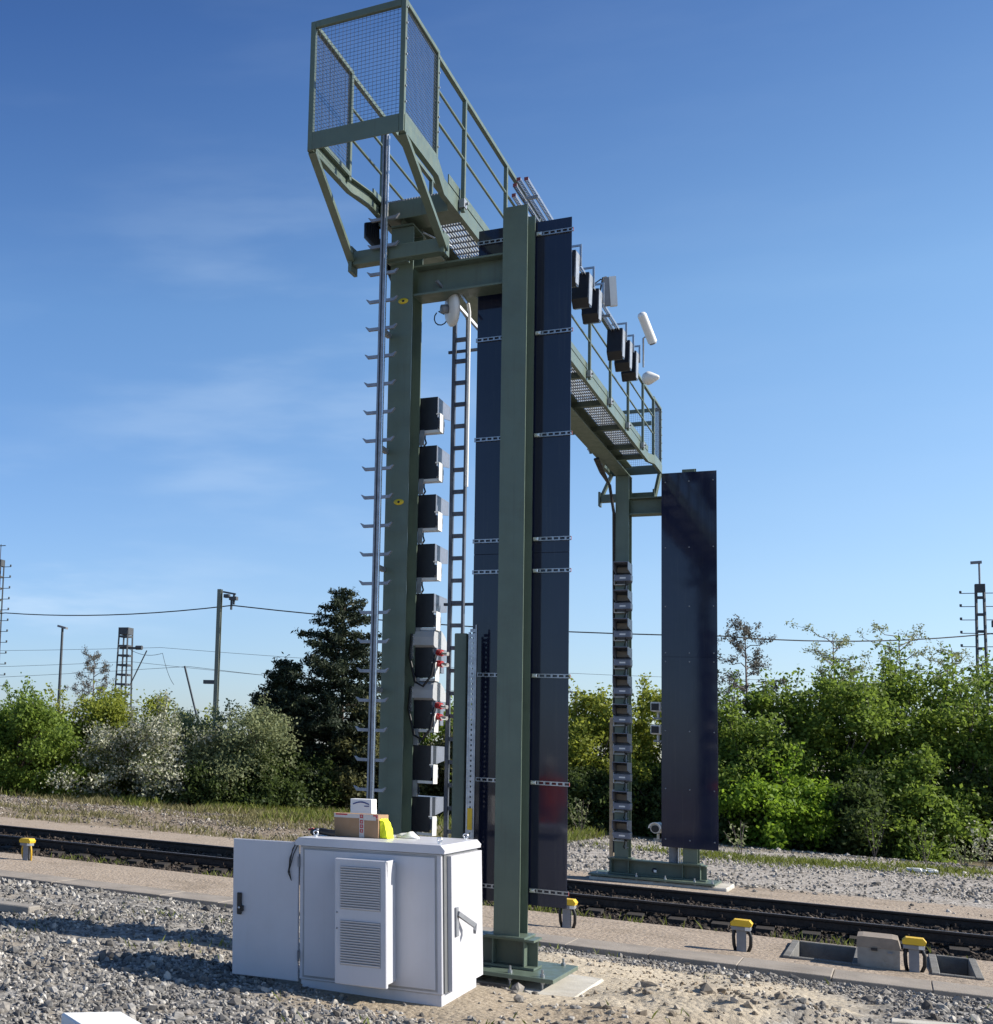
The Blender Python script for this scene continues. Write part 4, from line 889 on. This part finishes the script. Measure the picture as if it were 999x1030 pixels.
# ------------------------------------------------------------------ axle counter boxes, point box, troughs
def axle_box(x, y, label, cable=None):
    z = Hs(x, y); t = thing('wayside_box', label, 'trackside box', (x, y, z), 'yellow capped boxes beside the near rail')
    q = MB(); q.ibeam((x,y,z-.05), (1,0,0), (0,1,0), (0,0,.33), .11, .09, .012, .012); q.build('stand', GREYP, t)
    MB().box(x-.115, x+.115, y-.08, y+.08, z+.28, z+.335, .008).build('housing', GREYP, t)
    MB().prism([(-.12,0),(.12,0),(.135,.04),(.10,.085),(-.085,.085),(-.125,.045)], (x,y-.10,z+.336), (1,0,0), (0,0,1), (0,.20,0)).build('cap', YELLOW, t)
    MB().box(x+.05, x+.105, y-.083, y-.0805, z+.285, z+.33).build('label_plate', WHITE, t)
    for sg, r in ((-1,.0), (1,.02)): MB().tube([(x+sg*.085,y,z+.28),(x+sg*(.095+r),y-.02,z+.20),(x+sg*(.09+r),y,z+.08),(x+sg*.07,y+.05,z-.03)], .022, 8).build('cable', cable or CABLE, t)
    return t
axle_box(-13.58, 7.9, 'yellow capped trackside box with yellow cables at the left', CABLEY)
axle_box(-3.42, 7.0, 'yellow capped trackside box half hidden by the near dark panel')
axle_box(-1.11, 6.65, 'yellow capped trackside box standing in the sand, third from the left')
axle_box(.84, 6.5, 'yellow capped trackside box right of the grey point box')
t = thing('point_box', 'grey box with a sloping brown lid between the two pits', 'trackside box', (.45,6.6,-.15))
MB().prism([(-.23,-.4),(.23,-.4),(.23,.12),(.19,.22),(-.22,.22),(-.23,.12)], (.46,6.45,.02), (1,0,0), (0,0,1), (0,.62,0)).build('case', surf('warm_grey_coating', (.30,.28,.25), .55, 0, .15, 6, .1, .5, (.18,.14,.10), .6), t)
MB().prism([(-.24,.10),(.24,.10),(.21,.225),(.15,.235),(-.17,.235),(-.23,.225)], (.46,6.44,.022), (1,0,0), (0,0,1), (0,.64,0)).build('lid', surf('brown_lid', (.27,.225,.18), .7, 0, .15, 6, .1, .4, (.14,.10,.07), .6), t)
MB().box(.38, .45, 6.42, 6.439, .09, .125).build('lock', BLACK, t); MB().box(.56, .61, 6.42, 6.439, .07, .09).build('plate', GREYP, t)
def trough(a, b, c, d, label):
    t = thing('concrete_pit', label, 'pit', ((a+b)/2, (c+d)/2, -.3), 'open concrete pits beside the rail'); th = .09
    q = MB(); q.box(a-th, a, c-th, d+th, -.6, -.095, .008); q.box(b, b+th, c-th, d+th, -.6, -.095, .008); q.box(a, b, c-th, c, -.6, -.098, .008); q.box(a, b, d, d+th, -.6, -.095, .008); q.build('walls', CONCD, t); return t
trough(-.52, .17, 6.50, 8.35, 'open dark concrete pit left of the grey point box'); trough(1.11, 1.47, 6.50, 8.50, 'open concrete pit at the right edge beside the near rail')
q = MB(); 
for k in range(9):
    a = RNG.uniform(-.3,.3); b = RNG.uniform(-.2,.2); q.hexa([(a+(.14 if i & 1 else -.1)*RNG.uniform(.6,1), b+(.1 if i & 2 else -.1)*RNG.uniform(.6,1), (.03+.05*RNG.uniform() if i & 4 else 0)) for i in range(8)])
q.v = [(x+1.15, y+25.0, z+Hs(1.15,25.0)+.03) for x, y, z in q.v]; tag(q.build('litter', FOAM), 'scrap of white litter lying in the far grass streak', 'litter')
# ------------------------------------------------------------------ masts, lamp and wires beyond the hedge
def lattice(x, y, h, w0, w1, label, cat, arms=0, mat=MAST, head=None, step=.75, name='lattice_mast', sides=(-1,1)):
    z0 = Hs(x, y); t = thing(name, label, cat, (x, y, z0)); q = MB()
    f = lambda z: (w0+(w1-w0)*z/h)/2
    for sx in (-1,1):
        for sy in (-1,1): q.bar((x+sx*f(0), y+sy*f(0), z0), (x+sx*f(h), y+sy*f(h), z0+h), .09, .09)
    z = .3; k = 0
    while z < h-.1:
        a = f(z)
        for s in (-1,1): q.bar((x-a, y+s*a, z0+z), (x+a, y+s*a, z0+z), .05, .12); q.bar((x+s*a, y-a, z0+z), (x+s*a, y+a, z0+z), .05, .12)
        z += step
    q.box(x-f(h)-.05, x+f(h)+.05, y-f(h)-.05, y+f(h)+.05, z0+h-.45, z0+h); q.build('lattice', mat, t)
    for k in range(arms):
        zz = z0+h-.5-k*.75
        for s in sides:
            if k > 4 and s < 0: continue
            MB().bar((x+s*f(h), y, zz), (x+s*(f(h)+.75), y, zz), .04, .04).tube([(x+s*(f(h)+.72),y,zz),(x+s*(f(h)+.72),y,zz+.14)], .06, 6).build('insulator_arm', mat, t)
    if head: q = MB(); q.tube([(x,y,z0+h),(x,y,z0+h+1.2)], .05, 6); q.bar((x-.4,y,z0+h+1.22), (x+.12,y,z0+h+1.25), .22, .14); q.build('lamp_head', LAMPG, t)
    elif head is None: MB().tube([(x,y,z0+h),(x,y,z0+h+1.1)], .03, 6).bar((x-.2,y,z0+h+1.0),(x+.4,y,z0+h+1.0),.05,.05).build('tip', mat, t)
    return t
lattice(-51.5, 60, 14.3, .5, .4, 'slim lattice mast with a ladder of short arms at the left edge', 'mast', 12, MAST, None, .8, 'lattice_mast', (1,))
lattice(4.85, 75, 13.4, .50, .36, 'slim lattice mast with lamp head and insulator arms on the right', 'mast', 9, MAST, True, .95)
t = thing('street_lamp', 'thin lamp post rising above the bushes on the left', 'lamp', (-55.6,75,.2))
MB().tube([(-55.6,75,0),(-55.6,75,11.2)], .16, 8, .10).build('pole', MAST, t); MB().bar((-56.0,75,11.35), (-55.2,75,11.15), .35, .16).build('lamp_head', LAMPG, t)
t = lattice(-41.2, 60, 9.55, .95, .62, 'stout lattice catenary mast with side arm on the left', 'mast', 0, MAST, False, .62, 'catenary_mast')
q = MB(); q.bar((-41.6,60,8.35), (-40.1,60,8.35), .14, .14); q.tube([(-40.4,60,8.38),(-39.95,60,8.38)], .14, 8); q.build('arm', MAST, t)
MB().bar((-40.7,60,6.0), (-39.6,60,8.2), .06, .06).build('arm_stay', MAST, t); MB().bar((-41.9,60,2.6), (-39.3,60,2.6), .14, .14).build('arm', MAST, t)
t = thing('catenary_pole', 'plain steel catenary pole with bracket at its top, left of the conifer', 'pole', (-32.2,55,.2))
MB().ibeam((-32.2,55,0), (1,0,0), (0,1,0), (0,0,11.4), .24, .24, .04, .03).build('pole', MASTG, t)
q = MB(); q.bar((-32.0,55,11.25), (-31.2,55,11.1), .08, .10); q.bar((-31.3,55,11.15), (-31.3,55,10.5), .10, .10); q.box(-31.55,-31.1,54.85,55.15,10.75,10.95); q.box(-31.9,-31.6,54.85,55.15,10.9,11.1); q.tube([(-31.45,55,10.75),(-31.45,55,10.2)], .07, 6); q.build('bracket', MAST, t)
MB().bar((-32.3,55,6.0), (-33.0,55,6.0), .25, .22).build('insulator', MAST, t)
MB().bar((-33.2,55,3.4), (-34.3,55,6.9), .09, .09).bar((-32.3,55,3.3),(-38,56,3.35),.06,.06).build('cantilever', MAST, t)
t = thing('signal_lamp_post', 'dark lamp head just inside the right edge above the hedge', 'lamp', (5.0,60,.2))
MB().tube([(5.25,60,0),(5.25,60,9.6)], .09, 8).build('pole', MAST, t); q = MB(); q.box(4.55,5.2,59.8,60.2,9.62,9.9); q.box(4.75,5.2,59.85,60.15,9.3,9.6); q.build('lamp_head', MAST, t)
t = thing('catenary_mast', 'small distant mast with a crossbar right of the near dark panel', 'mast', (-17.4,80,.2))
MB().tube([(-17.4,80,0),(-17.4,80,7.3)], .12, 6).bar((-18.0,80,7.25),(-16.9,80,7.25),.09,.09).build('pole', MAST, t)
def wire(pts, r, label, sag=.25):
    out = []
    for a, b in zip(pts[:-1], pts[1:]):
        a, b = Vector(a), Vector(b)
        for i in range(10): u = i/10; p = a.lerp(b, u); p.z -= sag*4*u*(1-u); out.append(p)
    out.append(Vector(pts[-1])); tag(MB().tube(out, r, 5).build('overhead_wire', CABLE), label, 'wire', 'overhead wires beyond the hedge')
wire([(-75,66,11.0),(-50.8,60,10.72),(-31.4,55,10.45),(-7.2,66,9.75),(5.3,75,10.75),(25,84,11)], .035, 'thickest overhead wire, crossing the whole view past the plain catenary pole', .35)
wire([(-90,72,9.2),(-38.6,60,8.4),(-5,85,8.6),(20,95,9)], .012, 'thin overhead wire leaving the stout lattice mast at its side arm', .3)
wire([(-90,66,7.0),(-41,60.3,7.5),(-10,90,7.2),(25,110,8)], .012, 'thin overhead wire second above the left bushes', .4)
wire([(-90,66,5.2),(-34.2,55.3,6.9),(-10,80,6.3),(25,100,6.5)], .012, 'thin overhead wire meeting the slanting cantilever', .3)
wire([(-90,68,4.0),(-41,60.3,4.6),(-12,85,5.0),(20,105,5.5)], .012, 'lowest thin overhead wire just above the left bushes', .2)
wire([(-36,57,5.9),(-37.5,58.2,7.9),(-41,60.2,8.3)], .015, 'short slack wire from the stout lattice mast to the cantilever', .25)
# ------------------------------------------------------------------ worker beside the camera, whose orange jacket the glossy panel mirrors
def skin(name, mat, par, V, E, Rr, sub=2, root=0):
    me = bpy.data.meshes.new(name); me.from_pydata(V, E, []); me.materials.append(mat); o = bpy.data.objects.new(name, me); COL.objects.link(o); o.parent = par; ORG[o.name] = (0,0,0)
    sk = o.modifiers.new('skin', 'SKIN'); sk.use_smooth_shade = True
    lay = me.skin_vertices[0] if me.skin_vertices else None
    if lay is None:
        bm = bmesh.new(); bm.from_mesh(me); bm.verts.layers.skin.verify(); bm.to_mesh(me); bm.free(); lay = me.skin_vertices[0]
    for i, r in enumerate(Rr): lay.data[i].radius = r if isinstance(r, tuple) else (r, r); lay.data[i].use_root = (i == root)
    ss = o.modifiers.new('sub', 'SUBSURF'); ss.levels = sub; ss.render_levels = sub; return o
wx, wy = -4.83, -11.5; wz = Hs(wx, wy)
wk = thing('person', 'worker in an orange jacket standing left of the camera, mirrored in the near dark panel', 'person', (wx, wy, wz))
SKINM = surf('skin', (.42,.26,.19), .55, 0, .06, 9); ORANGE = surf('orange_workwear', (.75,.10,.015), .8, 0, .1, 8, .2); BOOT = surf('boot_leather', (.03,.025,.02), .6)
V = [(0,0,.98),(0,-.01,1.15),(0,0,1.36),(0,.01,1.50),(0,.02,1.60),(0,.03,1.68),(0,.02,1.76)]; Rr = [(.15,.11),(.14,.10),(.17,.11),.062,.075,.095,.07]; E = [(0,1),(1,2),(2,3),(3,4),(4,5),(5,6)]
def chain(a, pts, rs):
    for q_, r_ in zip(pts, rs): V.append(q_); Rr.append(r_); E.append((a, len(V)-1)); a = len(V)-1
    return a
for sg in (-1, 1):
    chain(0, [(sg*.10,0,.88),(sg*.11,.02,.50),(sg*.11,-.01,.10),(sg*.12,.12,.05)], [.09,.062,.045,.04])
    h_ = chain(2, [(sg*.19,0,1.40),(sg*.25,-.03,1.13),(sg*.27,.05,.89),(sg*.275,.07,.82)], [.06,.045,.032,(.036,.018)])
    for k in range(4): chain(h_, [(sg*(.262+.004*k),.045+.021*k,.755),(sg*(.255+.004*k),.05+.021*k,.705-.008*abs(k-1.5)),(sg*.245,.055+.021*k,.672)], [.010,.009,.008])
    chain(h_, [(sg*.262,.115,.80),(sg*.25,.135,.765)], [.012,.010])
skin('body', SKINM, wk, V, E, Rr, 2)
V = [(0,0,.80),(0,0,.98),(0,-.01,1.15),(0,0,1.37),(0,.01,1.465)]; Rr = [(.205,.165),(.195,.155),(.185,.145),(.20,.14),(.09,.085)]; E = [(0,1),(1,2),(2,3),(3,4)]
for sg in (-1, 1): chain(3, [(sg*.20,0,1.40),(sg*.255,-.03,1.13),(sg*.27,.045,.93)], [.085,.068,.055])
skin('jacket', ORANGE, wk, V, E, Rr, 2)
V = [(0,0,.98)]; Rr = [(.17,.13)]; E = []
for sg in (-1, 1): chain(0, [(sg*.10,0,.88),(sg*.11,.02,.50),(sg*.11,-.01,.14)], [.11,.085,.075])
skin('trousers', ORANGE, wk, V, E, Rr, 2)
for sg in (-1, 1): MB().prism([(-.10,0),(.20,0),(.19,.06),(.06,.10),(.03,.18),(-.08,.18)], (wx+sg*.11-.05,wy,wz-.005), (0,1,0), (0,0,1), (.10,0,0)).build('boot', BOOT, wk)
MB().lathe([(.118,.0),(.12,.02),(.112,.075),(.08,.125),(.03,.145),(0,.147)], (wx,wy+.025,wz+1.70), (0,0,1), 20).build('helmet', WHITE, wk)
# ------------------------------------------------------------------ world, sun, camera
AZ, EL = R_(19), R_(34)      # sun: azimuth from +X towards +Y
sd = Vector((math.cos(AZ)*math.cos(EL), math.sin(AZ)*math.cos(EL), math.sin(EL)))
sun = bpy.data.lights.new('sun', 'SUN'); sun.energy = 5.0; sun.angle = R_(.5); sun.color = (1, .94, .84)
so = bpy.data.objects.new('sun', sun); COL.objects.link(so); so.rotation_euler = (-sd).to_track_quat('-Z', 'Y').to_euler(); so.location = (20, 5, 30)
w = bpy.data.worlds.new('World'); S.world = w; w.use_nodes = True; nt = w.node_tree; L = nt.links; bg = nt.nodes['Background']
sky = N(nt, 'ShaderNodeTexSky', sky_type='NISHITA'); sky.sun_disc = False; sky.sun_elevation = EL; sky.sun_rotation = math.pi/2-AZ
sky.altitude = 100; sky.air_density = 1.0; sky.dust_density = .55; sky.ozone_density = 3.0
tc = N(nt, 'ShaderNodeTexCoord').outputs['Generated']
def blob(d, r0, r1):
    vm = N(nt, 'ShaderNodeVectorMath', operation='DISTANCE'); L.new(tc, vm.inputs[0]); vm.inputs[1].default_value = d; return mapr(nt, vm.outputs['Value'], r0, r1, 1, 0)
mp = N(nt, 'ShaderNodeMapping'); L.new(tc, mp.inputs[0]); mp.inputs['Scale'].default_value = (3.5, 3.5, 16); mp.inputs['Rotation'].default_value = (.25, .18, 0)
cn = noise(nt, 1.7, 5, .5, mp.outputs[0]); wisp = mapr(nt, cn.outputs[0], .42, .78)
amt = math_(nt, 'ADD', math_(nt, 'MULTIPLY', blob((-.554,.822,.134), .02, .10), .36), math_(nt, 'ADD', math_(nt, 'MULTIPLY', blob((-.53,.84,.09), .02, .12), .34), math_(nt, 'MULTIPLY', blob((-.38,.9,.23), .05, .26), .17)))
amt = math_(nt, 'ADD', amt, .03)
sz_ = N(nt, 'ShaderNodeSeparateXYZ'); L.new(tc, sz_.inputs[0])
grad = ramp(nt, sz_.outputs[2], [(0, (1.02, 1.18, 1.62)), (.13, (1.12, 1.31, 1.64)), (.32, (1.02, 1.34, 1.66)), (.50, (.58, .88, 1.34)), (.66, (.40, .60, .92)), (1., (.26, .40, .62))]).outputs[0]
vd = N(nt, 'ShaderNodeVectorMath', operation='DOT_PRODUCT'); L.new(tc, vd.inputs[0]); vd.inputs[1].default_value = (math.cos(AZ), math.sin(AZ), 0)
glow = N(nt, 'ShaderNodeMapRange'); L.new(vd.outputs['Value'], glow.inputs[0]); glow.inputs[1].default_value = -.35; glow.inputs[2].default_value = .45; glow.inputs[3].default_value = 0; glow.inputs[4].default_value = 1
glc = mix(nt, glow.outputs[0], (1, 1, 1), (1.44, 1.26, 1.06))
skc = mix(nt, 1., mix(nt, 1., sky.outputs[0], grad, 'MULTIPLY'), glc, 'MULTIPLY')
cl = mix(nt, math_(nt, 'MULTIPLY', wisp, amt, None, True), skc, (7.0, 8.6, 10.5))
L.new(cl, bg.inputs[0]); bg.inputs[1].default_value = .07
cam = bpy.data.cameras.new('camera'); co = bpy.data.objects.new('camera', cam); COL.objects.link(co); S.camera = co
f_, cx, cy, pan, tilt, roll = 1315.571, 54.638, 594.399, -.573278, .113118, .052384
fw = Vector((math.sin(pan)*math.cos(tilt), math.cos(pan)*math.cos(tilt), math.sin(tilt))); r = Vector((math.cos(pan), -math.sin(pan), 0)); u = r.cross(fw)
r2 = r*math.cos(roll)+u*math.sin(roll); u2 = -r*math.sin(roll)+u*math.cos(roll)
M = Matrix((r2, u2, -fw)).transposed().to_4x4(); M.translation = Vector((.6751, -13.680, 2.2174)); co.matrix_world = M
cam.sensor_fit = 'HORIZONTAL'; cam.sensor_width = 36; cam.lens = f_/999*36; cam.shift_x = (499.5-cx)/999; cam.shift_y = (cy-515)/999
cam.clip_start = .1; cam.clip_end = 5000
S.view_settings.view_transform = 'Standard'; S.view_settings.look = 'None'; S.view_settings.gamma = 1; S.view_settings.use_curve_mapping = False
S.view_settings.exposure = .55
S.cycles.max_bounces = 6; S.cycles.diffuse_bounces = 1; S.cycles.glossy_bounces = 3; S.cycles.transmission_bounces = 3; S.cycles.transparent_max_bounces = 4
S.cycles.use_denoising = True
